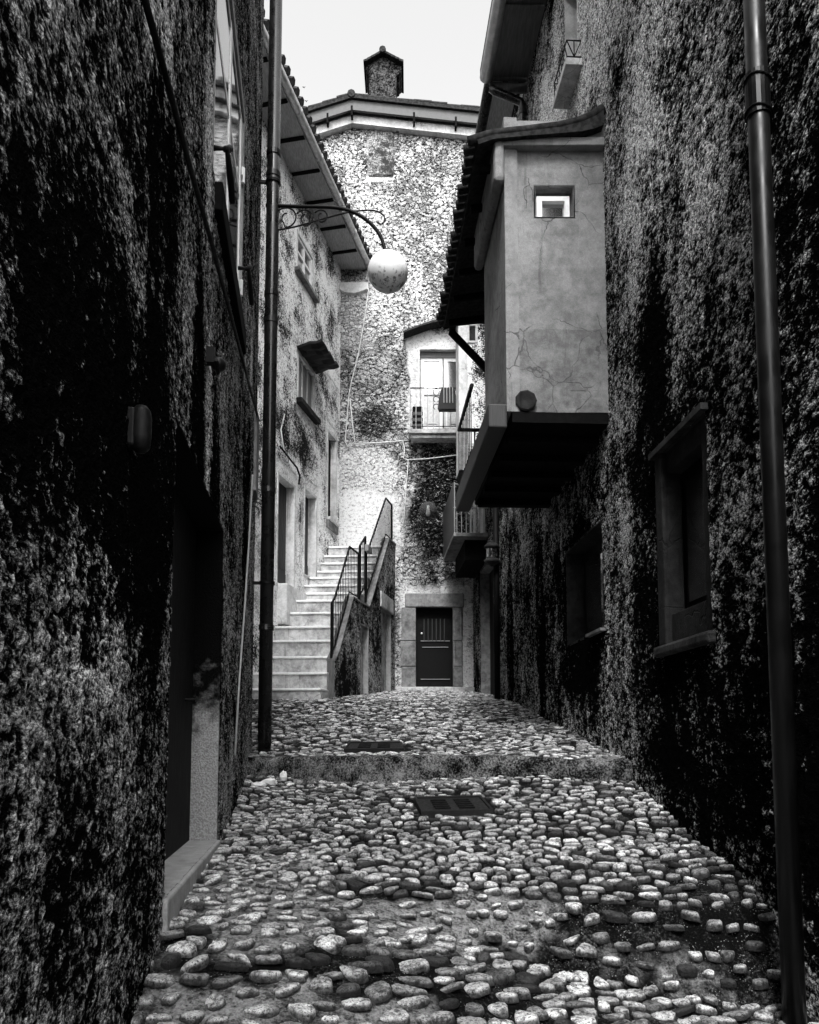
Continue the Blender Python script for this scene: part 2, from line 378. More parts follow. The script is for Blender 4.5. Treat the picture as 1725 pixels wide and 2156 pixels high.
# cement repairs, each with its own ragged outline
patches = []
for pts, seed in (([(640, 1790), (470, 1800), (380, 1960), (350, 2100), (680, 1990), (690, 1880)], 1), ([(700, 1920), (820, 1885), (1040, 1890), (1150, 1925), (1060, 1985), (760, 1995)], 2),
                  ([(1300, 2010), (1440, 2000), (1560, 2070), (1500, 2105), (1370, 2080)], 3), ([(300, 2160), (420, 2060), (640, 2060), (640, 2170)], 4), ([(660, 2170), (760, 2105), (900, 2105), (930, 2170)], 5),
                  ([(1010, 1560), (1090, 1560), (1110, 1575), (1000, 1578)], 6), ([(590, 1590), (700, 1575), (900, 1592), (700, 1600)], 7), ([(560, 1700), (640, 1690), (660, 1740), (520, 1745)], 8), ([(900, 1700), (1000, 1698), (1010, 1712), (910, 1716)], 9)):
    patches.append((np.array([ground_at(*p)[:2] for p in pts]), seed))
def inpoly(x, y, P):
    ins = np.zeros(x.shape, bool); d = np.full(x.shape, 9.0)
    for k in range(len(P)):
        x1, y1 = P[k - 1]; x2, y2 = P[k]
        c = ((y1 > y) != (y2 > y)) & (x < (x2 - x1) * (y - y1) / (y2 - y1 + 1e-12) + x1); ins ^= c
        t = np.clip(((x - x1) * (x2 - x1) + (y - y1) * (y2 - y1)) / ((x2 - x1) ** 2 + (y2 - y1) ** 2 + 1e-9), 0, 1)
        d = np.minimum(d, np.hypot(x - x1 - t * (x2 - x1), y - y1 - t * (y2 - y1)))
    return np.where(ins, d, -d)
def cem(x, y):
    x = np.asarray(x, float); y = np.asarray(y, float); v = np.zeros(x.shape); w = (fbm(x * 5, y * 5, 31) - .5) * .5
    for P, sd in patches: v = np.maximum(v, sstep(-.05, .06, inpoly(x, y, P) + w))
    return v
def ground_mat():
    k = NT('lane soil and mortar'); co = k.co; c = k.attr('cem')
    f = k.noise(co, 70, 4, .7); m = k.noise(co, 16, 4, .65); b = k.noise(co, 4, 3)
    soil = k.rng(k.math('ADD', k.math('MULTIPLY', f, .6), k.math('MULTIPLY', b, .4)), .50, .72, .001, .10)
    sp_ = k.math('MULTIPLY', k.rng(k.voro(co, 75), .12, .26, 1, 0), k.rng(k.noise(co, 14, 3, .6), .48, .62)); soil = k.math('ADD', soil, k.math('MULTIPLY', sp_, .32))
    cm = k.rng(k.math('ADD', k.math('MULTIPLY', f, .5), k.math('MULTIPLY', m, .5)), .37, .64, .02, .34)
    k.col(k.mix(c, soil, cm), .95, .1); k.bump(k.math('ADD', f, m), .02, 1); return k.mat
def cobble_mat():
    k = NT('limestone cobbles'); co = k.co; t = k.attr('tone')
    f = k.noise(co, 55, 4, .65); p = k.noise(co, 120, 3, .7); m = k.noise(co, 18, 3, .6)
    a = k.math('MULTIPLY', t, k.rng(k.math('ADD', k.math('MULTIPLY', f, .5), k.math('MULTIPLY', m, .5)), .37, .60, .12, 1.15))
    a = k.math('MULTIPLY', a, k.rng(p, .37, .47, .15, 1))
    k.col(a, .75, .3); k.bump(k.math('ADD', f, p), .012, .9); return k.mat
M['ground'] = ground_mat(); M['cobble'] = cobble_mat()

def lane(name, xs0, xs1, yfun0, yfun1, zfun, res, cell0, y_stone0, drop=.025, flat=1.0):
    cell = cell0
    mb = MB(); ny = int((16.6 - 0) / res)
    # soil sheet
    nx = int(4.2 / res); U = np.linspace(0, 1, nx + 1)
    rows = []
    vv = []; cc = []
    nv = int(max(8, (yfun1(0) - yfun0(0)) / (res * 1.1)))
    for j in range(nv + 1):
        tv = j / nv
        for_u_x = None
        y_mid = yfun0(0) + (yfun1(0) - yfun0(0)) * tv
        X = xs0(y_mid) + (xs1(y_mid) - xs0(y_mid)) * U
        y0 = np.array([yfun0(x) for x in X]); y1 = np.array([yfun1(x) for x in X]); Y = y0 + (y1 - y0) * tv
        Z = zfun(X, Y); c = cem(X, Y)
        Z = Z + (fbm(X * 9, Y * 9, 3) - .5) * .008 + (fbm(X * 40, Y * 40, 5, 2) - .5) * .004 - .006 + c * .005
        vv.append(np.stack([X, Y, Z], 1)); cc.append(c)
    V = np.vstack(vv); C = np.concatenate(cc); n1 = nx + 1
    fs = [(j * n1 + i, j * n1 + i + 1, (j + 1) * n1 + i + 1, (j + 1) * n1 + i) for j in range(nv) for i in range(nx)]
    mb.add(V.tolist(), fs, 0); tone = [0.0] * len(V); cemv = list(C)
    # stones: tightly packed irregular polygons, each shrunk to leave an open joint
    rows_ = []; y = y_stone0; row = 0
    while y < 16.55:
        k = 1 + .24 * (1 - float(sstep(3.0, 5.4, y))); cw = cell0 * k; dy = cell0 * flat * k * (.72 + .06 * (k - 1) / .24)
        x = xs0(y) - .05 + (row % 2) * cw * .5; rr = []
        while x < xs1(y) + .1:
            w_ = cw * random.choice((.62, .75, .9, 1.0, 1.1, 1.35, 1.7)); rr.append((x + w_ / 2 + random.uniform(-.2, .2) * cw, y + random.uniform(-.42, .42) * dy, w_)); x += w_
        rows_.append((rr, dy)); y += dy; row += 1
    for ri, (rr, dy) in enumerate(rows_):
        cand = [p for q in rows_[max(0, ri - 2):ri + 3] for p in q[0]]
        for (sx, sy, w_) in rr:
            if not (yfun0(sx) + .05 < sy < yfun1(sx) - .05) or not (xs0(sy) + .02 < sx < xs1(sy) - .02): continue
            if skip(sx, sy): continue
            c = float(cem(np.array([sx]), np.array([sy]))[0])
            if random.random() < drop + .03 * c: continue
            poly = [(-w_ * .8, -dy * 1.0), (w_ * .8, -dy * 1.0), (w_ * .8, dy * 1.0), (-w_ * .8, dy * 1.0)]
            for (qx, qy, _) in cand:
                ddx, ddy = qx - sx, qy - sy; L = math.hypot(ddx, ddy)
                if L < 1e-6 or abs(ddx) > 2.2 * w_ or L > .45: continue
                nx_, ny_ = ddx / L, ddy / L; off = L / 2 - random.uniform(.003, .008) * (1 + .35 * (c > .5)); out_ = []
                for a in range(len(poly)):
                    p0, p1 = poly[a - 1], poly[a]; d0 = p0[0] * nx_ + p0[1] * ny_ - off; d1 = p1[0] * nx_ + p1[1] * ny_ - off
                    if d0 * d1 < 0: t = d0 / (d0 - d1); out_.append((p0[0] + (p1[0] - p0[0]) * t, p0[1] + (p1[1] - p0[1]) * t))
                    if d1 <= 0: out_.append(p1)
                poly = out_
                if len(poly) < 3: break
            if len(poly) < 3: continue
            for _ in range(2 if cell0 < .1 else 1):
                poly = [q for a in range(len(poly)) for q in ((poly[a - 1][0] * .76 + poly[a][0] * .24, poly[a - 1][1] * .76 + poly[a][1] * .24), (poly[a - 1][0] * .24 + poly[a][0] * .76, poly[a - 1][1] * .24 + poly[a][1] * .76))]
            n = len(poly); shr = random.uniform(.82, 1.03) * (random.uniform(.7, 1) if c > .5 else 1)
            poly = [(px * shr * random.uniform(.94, 1.04), py * shr * random.uniform(.92, 1.04)) for px, py in poly]
            hgt = random.uniform(.012, .024) * (.75 if c > .5 else 1); z0 = float(zfun(np.array([sx]), np.array([sy]))[0]) + c * .004 - .002
            tx, ty = random.gauss(0, .11), random.gauss(0, .11); sk = random.uniform(.5, .75)
            vs = []
            for lv, (rr_, hh) in enumerate(((1.06, -.9), (1.0, .15), (.90, .75), (sk, 1.0))):
                for px, py in poly:
                    X, Y = px * rr_, py * rr_; vs.append((sx + X, sy + Y, z0 + hgt * hh + tx * X + ty * Y + random.uniform(-.0022, .0022) * (lv > 1)))
            vs.append((sx, sy, z0 + hgt * random.uniform(.92, 1.1)))
            fs = [(lv * n + q, lv * n + (q + 1) % n, (lv + 1) * n + (q + 1) % n, (lv + 1) * n + q) for lv in range(3) for q in range(n)]
            fs += [(3 * n + q, 3 * n + (q + 1) % n, 4 * n) for q in range(n)]
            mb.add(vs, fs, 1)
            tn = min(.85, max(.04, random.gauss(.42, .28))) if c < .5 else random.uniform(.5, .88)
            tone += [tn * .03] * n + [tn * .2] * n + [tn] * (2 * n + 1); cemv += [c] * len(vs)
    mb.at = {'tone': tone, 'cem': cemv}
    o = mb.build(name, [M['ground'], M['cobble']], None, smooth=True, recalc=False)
    return tag(o, kind='structure')
covers = []   # corner points of the two iron covers
for px in (((872, 1688), (1013, 1685), (1040, 1716), (888, 1720)), ((735, 1570), (846, 1569), (850, 1584), (724, 1585))):
    covers.append([ground_at(*p) for p in px])
cov_polys = [np.array([p[:2] for p in c]) for c in covers]
def skip(x, y):
    for P in cov_polys:
        if inpoly(np.array([x]), np.array([y]), P)[0] > -.03: return True
    return False
lane('cobbled_lane', lambda y: xl(y) - .12, lambda y: xr(y) + .12, lambda x: -8.0 if x is None else -8.0, lambda x: ystep(x), zlow, .045, .098, 1.8)
lane('cobbled_street', lambda y: (xl(y) - .12 if y < 8.4 else max(HS.x0 + HS.m * y, -4)), lambda y: xr(y) + .12, lambda x: ystep(x), lambda x: 16.7, zup, .05, .115, 6.5, .04, .9)
base = MB(); base.add([(-90, -90, -4), (90, -90, -4), (90, 90, -4), (-90, 90, -4)], [(0, 1, 2, 3)]); tag(base.build('ground', M['ground']), kind='structure')
# the step's stone riser: blocks with rounded nosing and gaps
mb = MB(); xs = np.linspace(xl(7.9) - .1, xr(6.7) + .1, 90); ring = []
for x in xs:
    y = float(ystep(x)); zt = float(zup(x, y)) + .012; zb = float(zlow(x, y)) - .08
    prof = [(.14, .0), (.02, .006), (-.035, -.004), (-.062, -.035), (-.066, -.09), (-.058, -.15), (-.06, (zb - zt))]
    nz = fbm(np.array([x * 6]), np.array([2.0]), 9)[0] - .5
    ring.append([(x, y + a + (fbm(np.array([x * 9]), np.array([k * 1.7]), 11)[0] - .5) * .05 + nz * .03, zt + b + (fbm(np.array([x * 8]), np.array([k * 2.1]), 14)[0] - .5) * .03) for k, (a, b) in enumerate(prof)])
n = len(ring[0]); mb.add([p for r in ring for p in r], [(i * n + k, i * n + k + 1, (i + 1) * n + k + 1, (i + 1) * n + k) for i in range(len(ring) - 1) for k in range(n - 1)])
def mossy():
    k = NT('mossy kerb stone'); co = k.co; f = k.noise(co, 60, 4, .7); m = k.noise(co, 9, 4, .65); b = k.noise(co, 2.5, 3)
    v = k.math('ADD', k.math('MULTIPLY', f, .5), k.math('ADD', k.math('MULTIPLY', m, .35), k.math('MULTIPLY', b, .25)))
    k.col(k.rng(v, .47, .72, .004, .34), .95, .0); k.bump(k.math('ADD', f, m), .03, 1); return k.mat
M['moss'] = mossy()
tag(mb.build('street_step', M['moss'], smooth=True), kind='structure')

# ------------------------------------------------------------------ drain covers
for ci, (c, lab) in enumerate(zip(covers, ("slotted iron drain cover set in the cobbles below the step", "worn iron drain cover flush with the cobbles above the step"))):
    P = [Vector(p) + Vector((0, 0, .028)) for p in c]
    root = thing('drain_cover', (sum(p[0] for p in c) / 4, sum(p[1] for p in c) / 4, P[0].z - .03), lab, 'drain cover', 'iron drain covers in the lane')
    def q(u, v, dz): 
        a = P[0].lerp(P[1], u); b = P[3].lerp(P[2], u); r = a.lerp(b, v); return (r.x, r.y, r.z + dz)
    def pad(mb, u0, u1, v0, v1, z0, z1): mb.hexa([q(u0, v0, z0), q(u1, v0, z0), q(u1, v1, z0), q(u0, v1, z0), q(u0, v0, z1), q(u1, v0, z1), q(u1, v1, z1), q(u0, v1, z1)])
    mb = MB(); pad(mb, .03, .97, .04, .96, -.04, .0); mb.build('plate', M['cover'], root)
    mb = MB()
    for a in ((0, 1, 0, .05), (0, 1, .95, 1), (0, .035, .05, .95), (.965, 1, .05, .95)): pad(mb, *a, -.04, .012)
    mb.build('rim', M['cover'], root)
    for u0 in (.22, .56):
        mb = MB()
        for k in range(5): pad(mb, u0, u0 + .22, .2 + k * .13, .2 + k * .13 + .07, .0015, .010)
        mb.build('grate_bars', M['cable_dark'], root)

# ------------------------------------------------------------------ LEFT NEAR HOUSE
dh = (3.45, 5.42, -.66, 1.42)                     # doorway
wn0, wnz = LW.at(447, 395); wn1, wnz2 = LW.at(505, 650); WZ = (wnz + wnz2) / 2
wh = (wn0, wn1, WZ, WZ + 1.75)
house1 = thing('roughcast_house', (-1.6, 4, -1), 'tall blackened roughcast house wall with low doorway and bright reflecting window', 'house')
def lblotch(A, Z):  # dark blotches in the wall colour
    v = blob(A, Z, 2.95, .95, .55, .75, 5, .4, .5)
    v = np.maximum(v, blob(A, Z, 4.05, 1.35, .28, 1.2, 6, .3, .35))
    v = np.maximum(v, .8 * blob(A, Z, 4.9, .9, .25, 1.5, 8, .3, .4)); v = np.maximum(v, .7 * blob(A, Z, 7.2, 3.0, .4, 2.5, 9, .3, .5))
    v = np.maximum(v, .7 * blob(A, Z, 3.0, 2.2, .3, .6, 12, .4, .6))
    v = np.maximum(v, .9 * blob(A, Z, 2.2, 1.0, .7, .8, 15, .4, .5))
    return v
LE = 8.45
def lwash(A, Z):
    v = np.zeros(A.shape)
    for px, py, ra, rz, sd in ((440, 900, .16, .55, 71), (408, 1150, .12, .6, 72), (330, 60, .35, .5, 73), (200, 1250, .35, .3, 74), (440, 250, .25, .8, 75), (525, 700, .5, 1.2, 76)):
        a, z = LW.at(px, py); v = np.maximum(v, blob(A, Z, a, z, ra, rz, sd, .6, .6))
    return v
wall('wall', LW, 1.3, LE, -1.8, 8.6, .016, [dh, wh], M['lwall'], house1, 6.0, attrs={'darken': lblotch, 'wash_and_light': lwash})
mb = MB(); mb.fbox(LW, -3.5, 1.3, -.5, 0, -3, 10.2); mb.fbox(LW, 1.3, LE, -.5, 0, 8.6, 10.2); mb.build('unseen_upper_wall', M['jamb'], house1)  # unseen wall above and behind the viewer, its height set to shade the lane
mb = MB(); mb.fbox(LW, dh[1] - .003, dh[1] + .05, -.24, -.004, dh[2] - .02, dh[3]); mb.build('door_jamb', M['darkened'], house1); mb = MB(); mb.fbox(LW, dh[0] - .05, dh[0] + .003, -.24, -.004, dh[2] - .02, dh[3]); mb.build('door_jamb', M['darkened'], house1)
mb = MB(); mb.fbox(LW, dh[0], dh[1] + .05, -.24, -.004, dh[3] - .003, dh[3] + .12); mb.build('door_lintel', M['wood_dark'], house1)
d = MB(); d.fbox(LW, dh[0] + .003, dh[1] - .003, -.23, -.18, dh[2], dh[3])
do = d.build('door', M['door'], house1)
for k in range(7):
    mb = MB()
mb = MB(); mb.tube([LW.pt(5.1, -.18, .25), LW.pt(5.1, -.12, .25), LW.pt(5.15, -.12, .25)], .012); mb.build('handle', M['iron'], do)
mb = MB(); mb.fbox(LW, 3.42, 5.44, -.24, .022, -1.15, -.662); mb.build('doorstep', M['coping3'], house1, bevel=.012)
# window with reflecting panes
mb = MB(); 
mb.fbox(LW, wh[0] - .05, wh[0] + .0, -.1, .004, wh[2] - .02, wh[3]); mb.fbox(LW, wh[1] + .0, wh[1] + .04, -.1, .012, wh[2] - .02, wh[3]); mb.fbox(LW, wh[0] - .05, wh[1] + .04, -.1, .012, wh[3], wh[3] + .1)
wsur = mb.build('window_surround', M['jamb'], house1, bevel=.006)
win = MB(); a0, a1 = wh[0], wh[1]; am = (a0 + a1) / 2
for s0, s1 in ((a0, a0 + .07), (am - .045, am + .045), (a1 - .11, a1)): win.fbox(LW, s0, s1, -.06, -.004, wh[2], wh[3])
for z in (wh[2], wh[2] + 1.0, wh[3] - .06): win.fbox(LW, a0 + .07, am - .045, -.055, -.007, z, z + .05); win.fbox(LW, am + .045, a1 - .11, -.055, -.007, z, z + .05)
wo = win.build('window', M['white'], house1)
for s0, s1 in ((a0 + .07, am - .045), (am + .045, a1 - .11)):
    mb = MB(); mb.fbox(LW, s0, s1, -.05, -.011, wh[2] + .05, wh[3] - .05); mb.build('pane', M['glass'], wo)
for z in (wh[2] + .22, wh[2] + 1.18):
    mb = MB(); mb.tube([LW.pt(a1 - .05, .012, z), LW.pt(a1 - .05, .012, z + .13)], .016); mb.fbox(LW, a1 - .11, a1 - .0, .004, .012, z + .03, z + .1); mb.build('hinge', M['white'], wo)
mb = MB(); mb.fbox(LW, wh[0] + .1, wh[1] + .1, -.1, .05, wh[2] - .20, wh[2] - .02); mb.build('window_sill', M['wood_dark'], house1, bevel=.01)
for (px, py) in ((475, 352), (520, 590)):
    s, z = LW.at(px, py, .06); mb = MB()
    mb.tube([LW.pt(s - .12, .0, z + .03), LW.pt(s - .12, .08, z + .03), LW.pt(s, .09, z - .07), LW.pt(s + .12, .09, z - .12), LW.pt(s + .2, .09, z - .08)], [.016, .016, .022, .02, .018], 8)
    mb.tube([LW.pt(s - .13, .07, z + .02), LW.pt(s - .06, .09, z + .08)], [.018, .022], 8); mb.tube([LW.pt(s + .18, .09, z - .09), LW.pt(s + .22, .09, z - .02)], [.018, .024], 8)
    mb.build('shutter_catch', M['iron'], house1, smooth=True)
s, z = LW.at(538, 960, .0); mb = MB(); mb.fbox(LW, s - .25, s + .1, -.01, .03, z - .45, z + .4); mb.build('plaster_patch', M['jamb'], house1, bevel=.01)

# hose and thin cable on that wall
def pathw(fr, pts, d): 
    return [fr.pt(*(lambda q: (q[0], d, q[1]))(fr.at(px, py, d))) for px, py in pts]
mb = MB(); mb.tube(pathw(LW, [(300, -20), (352, 170), (405, 368), (440, 490), (480, 640), (512, 760), (545, 885)], .03), .013, 8); tag(mb.build('black_hose', M['cable_dark'], smooth=True), 'thick black hose sagging across the blackened wall below the window', 'hose')
mb = MB(); mb.tube(pathw(LW, [(532, 1000), (524, 1150), (514, 1300), (505, 1420), (495, 1590)], .012), .009, 6); tag(mb.build('wall_cable', M['bar_pale'], smooth=True), 'thin pale cable running down the wall beside the dark downpipe', 'cable')

# downpipe at the corner
px_ = LW.pt(8.25, .145, 0)
root = thing('downpipe', (px_[0], px_[1], -.45), 'tall dark downpipe at the corner of the blackened house, carrying no lamp itself', 'downpipe', 'rainwater downpipes')
root['label'] = 'polished dark downpipe standing on a black shoe where the blackened wall ends'
mb = MB(); mb.tube([(px_[0], px_[1], -.25), (px_[0], px_[1], 4), (px_[0], px_[1], 12)], .070, 20); mb.build('pipe', M['pipe'], root, smooth=True)
for z in (1.15, 2.6, 4.45, 4.75, 6.1, 6.35): mb = MB(); mb.lathe([(.070, -.03), (.078, -.028), (.078, .028), (.070, .03)], (px_[0], px_[1], z), 20); mb.build('collar', M['pipe'], root, smooth=False)
for z in (1.6, 6.0): mb = MB(); mb.fbox(LW, 8.235, 8.265, -.02, .08, z, z + .03); mb.lathe([(.071, 0), (.082, 0), (.082, .03), (.071, .03)], (px_[0], px_[1], z), 20); mb.build('bracket', M['iron'], root)
mb = MB(); mb.lathe([(.0, -.5), (.11, -.5), (.11, -.34), (.085, -.3), (.085, -.2), (.07, -.2)], (px_[0], px_[1], .1), 20); mb.build('shoe', M['iron'], root)

# street lamp on a scrolled bracket
YL = 8.25; FL = Front(YL); P3 = lambda px, py: FL.pt(*(lambda q: (q[0], 0, q[1]))(FL.at(px, py)))
def bez(pts, n=24):
    pts = [np.array(p, float) for p in pts]; out = []
    for i in range(len(pts) - 1):
        p0 = pts[max(i - 1, 0)]; p1 = pts[i]; p2 = pts[i + 1]; p3 = pts[min(i + 2, len(pts) - 1)]
        for t in np.linspace(0, 1, 7)[:-1]:
            out.append(tuple(.5 * ((2 * p1) + (p2 - p0) * t + (2 * p0 - 5 * p1 + 4 * p2 - p3) * t * t + (3 * p1 - p0 - 3 * p2 + p3) * t ** 3)))
    out.append(tuple(pts[-1])); return out
lamp = thing('street_lamp', P3(575, 440), 'old street lamp with frosted globe on a scrolled iron bracket', 'street lamp', 'lamps in the lane')
mb = MB(); mb.tube([P3(*p) for p in bez([(560, 433), (640, 435), (705, 437), (745, 447), (778, 468), (800, 495), (809, 520), (811, 538)])], .020, 10); mb.build('arm', M['iron'], lamp, smooth=True)
mb = MB(); mb.tube([P3(*p) for p in bez([(560, 488), (620, 478), (690, 458), (740, 446), (785, 443), (806, 452), (810, 464), (803, 472), (795, 468)])], .009, 8); mb.build('brace', M['iron'], lamp, smooth=True)
for cx, cy, r in ((603, 458, 24), (642, 459, 20), (676, 455, 15)):
    mb = MB(); pts = [(cx + r * (1 - .06 * k / 3) * (1 - k / 26 * .75 if k > 12 else 1) * math.cos(-2.6 + k * .36), cy + r * (1 - k / 26 * .75 if k > 12 else 1) * .85 * math.sin(-2.6 + k * .36)) for k in range(22)]
    mb.tube([P3(*p) for p in pts], .008, 6); mb.build('scroll', M['iron'], lamp, smooth=True)
gc = Vector(P3(817, 572)); gr = 42.5 / FPX * (YL * CP + gc.z * SP)
mb = MB(); prof = [(gr * math.sin(a), gr * math.cos(a)) for a in np.linspace(math.pi, .28, 24)]; mb.lathe(prof, (0, 0, 0), 40); g = mb.build('globe', M['globe'], None, smooth=True); g.location = gc - Vector(lamp.location); g.parent = lamp
mb = MB(); mb.lathe([(0, gr * 1.12), (.04, gr * 1.12), (.045, gr * 1.02), (gr * .42, gr * .955), (gr * .42, gr * .90), (gr * .2, gr * .9)], tuple(gc), 24); mb.build('cap', M['iron'], lamp, smooth=False)

# small lamps on the blackened wall
def mount(px, py): s, z = LW.at(px, py); return s, z
s, z = mount(275, 868); mb = MB(); r0 = thing('bulkhead_lamp', LW.pt(s, 0, z - .15), 'black oval bulkhead lamp mounted on the blackened wall before the doorway', 'wall lamp', 'lamps in the lane')
mb.fbox(LW, s - .03, s + .03, -.02, .02, z - .12, z + .01); mb.build('back_plate', M['iron'], r0, bevel=.008)
mb = MB(); mb.lathe([(.0, .06), (.018, .056), (.03, .04), (.034, .015), (.034, -.05), (.03, -.085), (.015, -.10), (0, -.102)], LW.pt(s, .035, z - .035), 20); mb.build('hood', M['iron'], r0, smooth=True)
s, z = mount(437, 766); r0 = thing('spotlight', LW.pt(s, 0, z), 'small round spotlight clamped to the wall above the doorway', 'spotlight', 'lamps in the lane')
mb = MB(); mb.fbox(LW, s - .09, s - .04, -.02, .05, z - .03, z + .06); mb.build('clamp', M['iron'], r0)
mb = MB(); mb.lathe([(0, -.045), (.02, -.042), (.036, -.026), (.042, 0), (.04, .022), (.03, .034), (0, .036)], LW.pt(s, .06, z), 18, axis=(.4, 1, .1)); mb.build('head', M['pipe2'], r0, smooth=True)
mb = MB(); mb.tube([LW.pt(s - .1, .06, z - .02), LW.pt(s, .06, z - .05), LW.pt(s + .02, .06, z)], .012); mb.build('stem', M['iron'], r0)

# ------------------------------------------------------------------ LEFT FAR HOUSE
house2 = thing('pebbledash_house', (-2, 14, 1), 'pale pebbledash house with boarded eaves and three doors above the stairs', 'house')
d1 = (HS.at(587.6, 1000)[0], HS.at(621.5, 1020)[0], HS.at(600, 1234)[1], HS.at(587.6, 997)[1])
d2 = (HS.at(643.5, 1030)[0], HS.at(667, 1040)[0], HS.at(655, 1216)[1], HS.at(643.5, 1028)[1])
d3 = (HS.at(692.3, 910)[0], HS.at(709.8, 940)[0] - .03, HS.at(692.3, 1090)[1], HS.at(692.3, 908)[1])
w1 = (HS.at(628, 500)[0], HS.at(660, 560)[0], HS.at(628, 572)[1], HS.at(628, 489)[1])
w2 = (HS.at(630, 760)[0], HS.at(662, 800)[0], HS.at(630, 842)[1], HS.at(630, 748)[1])
EZ = (HS.at(586, 328)[1] + HS.at(709, 537)[1]) / 2
holes = [d1, d2, d3, w1, w2]
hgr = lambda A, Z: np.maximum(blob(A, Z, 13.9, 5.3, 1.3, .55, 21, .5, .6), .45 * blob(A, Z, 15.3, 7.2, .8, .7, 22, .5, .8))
def hpl(A, Z):
    v = np.zeros(A.shape)
    for h, m in ((d1, .22), (d2, .2), (d3, .16), (w1, .13), (w2, .1)): v = np.maximum(v, rectmask(A, Z, h[0] - m, h[1] + m, h[2] - .3, h[3] + m * 1.2, .06, 4, .05))
    v = np.maximum(v, .8 * rectmask(A, Z, 12, 16.5, 2, 3.3, .3, 8, .4)); return v
wall('wall', HS, 10.0, 16.62, .0, EZ + .05, .022, holes, M['peb'], house2, 5.0, attrs={'grime': hgr, 'plaster': hpl})
for h in (d1, d2, d3, w1, w2): mb = MB(); reveal(mb, HS, h, .2, .04); mb.build('reveal', M['white_render'], house2)
for h, m, dp in ((d1, M['door_grey'], .16), (d2, M['door_grey'], .17), (d3, M['door'], .13)):
    mb = MB(); mb.fbox(HS, h[0] + .003, h[1] - .003, -dp - .04, -dp, h[2] + .003, h[3] - .003); dd = mb.build('door', m, house2)
    nb = 5
    for k in range(1, nb): pass
    mb = MB()
    for k in range(nb): a = h[0] + .02 + (h[1] - h[0] - .04) * k / nb; mb.fbox(HS, a + .008, a + (h[1] - h[0] - .04) / nb - .008, -dp, -dp + .012, h[2] + .35, h[3] - .06)
    mb.fbox(HS, h[0] + .02, h[1] - .02, -dp, -dp + .016, h[2] + .05, h[2] + .28); mb.build('panel', m, dd)
    mb = MB(); mb.tube([HS.pt(h[0] + .1, -dp, (h[2] + h[3]) / 2), HS.pt(h[0] + .1, -dp + .06, (h[2] + h[3]) / 2), HS.pt(h[0] + .16, -dp + .06, (h[2] + h[3]) / 2)], .012); mb.build('handle', M['iron'], dd)
mb = MB(); mb.fbox(HS, d3[0] - .06, d3[1] + .05, -.1, .07, d3[2] - .06, d3[2]); mb.build('door_sill', M['white_render'], house2, bevel=.008)
mb = MB(); mb.fbox(HS, d3[0] - .07, d3[1] + .05, -.1, .04, d3[2] - .22, d3[2] - .065); mb.build('door_sill_base', M['stone_trim'], house2)
# windows
h = w1; mb = MB()
fw = .06; am = (h[0] + h[1]) / 2
for a, b in ((h[0], h[0] + fw), (am - .03, am + .03), (h[1] - fw, h[1])): mb.fbox(HS, a, b, -.1, -.03, h[2], h[3])
for z in (h[2], h[2] + (h[3] - h[2]) * .55, h[3] - .05): mb.fbox(HS, h[0] + fw, am - .03, -.1, -.03, z, z + .045); mb.fbox(HS, am + .03, h[1] - fw, -.1, -.03, z, z + .045)
wo = mb.build('window', M['white'], house2)
for a, b in ((h[0] + fw, am - .03), (am + .03, h[1] - fw)): mb = MB(); mb.fbox(HS, a, b, -.09, -.06, h[2] + .045, h[3] - .05); mb.build('pane', M['glass2'], wo)
mb = MB(); mb.fbox(HS, h[0] - .15, h[1] + .15, -.08, .09, h[2] - .07, h[2]); mb.build('window_sill', M['stone_trim'], house2, bevel=.008)
h = w2; sh = []
mb = MB(); 
for k in range(3): a = h[0] + (h[1] - h[0]) * k / 3; mb.fbox(HS, a + .012, a + (h[1] - h[0]) / 3 - .012, -.09, -.05, h[2] + .01, h[3] - .01)
mb.build('shutter', M['shutter'], house2)
mb = MB(); 
for k in range(4): a = h[0] + (h[1] - h[0]) * k / 3; mb.fbox(HS, max(h[0], a - .012), min(h[1], a + .012), -.09, -.03, h[2] + .005, h[3] - .005)
mb.build('window_frame', M['offwhite'], house2)
mb = MB(); mb.fbox(HS, h[0] - .1, h[1] + .12, -.08, .10, h[2] - .10, h[2]); mb.build('window_sill', M['iron'], house2, bevel=.01)
# sheet canopy over the shuttered window
zc = h[3] + .12; mb = MB(); prof = [(0, .0), (.12, .015), (.24, .05), (.36, .06), (.46, .10)]
rows = []
for k in range(9):
    a = h[0] - .12 + (h[1] - h[0] + .2) * k / 8
    rows.append([HS.pt(a, p, zc + q + .015 * math.sin(k * 2.3 + p * 9) - .04 * random.random() * (p > .3)) for p, q in prof])
n5 = len(prof)
mb.add([p for r in rows for p in r], [(i * n5 + k, i * n5 + k + 1, (i + 1) * n5 + k + 1, (i + 1) * n5 + k) for i in range(8) for k in range(n5 - 1)])
cn = mb.build('window_canopy', M['iron'], house2); so = cn.modifiers.new('t', 'SOLIDIFY'); so.thickness = .05
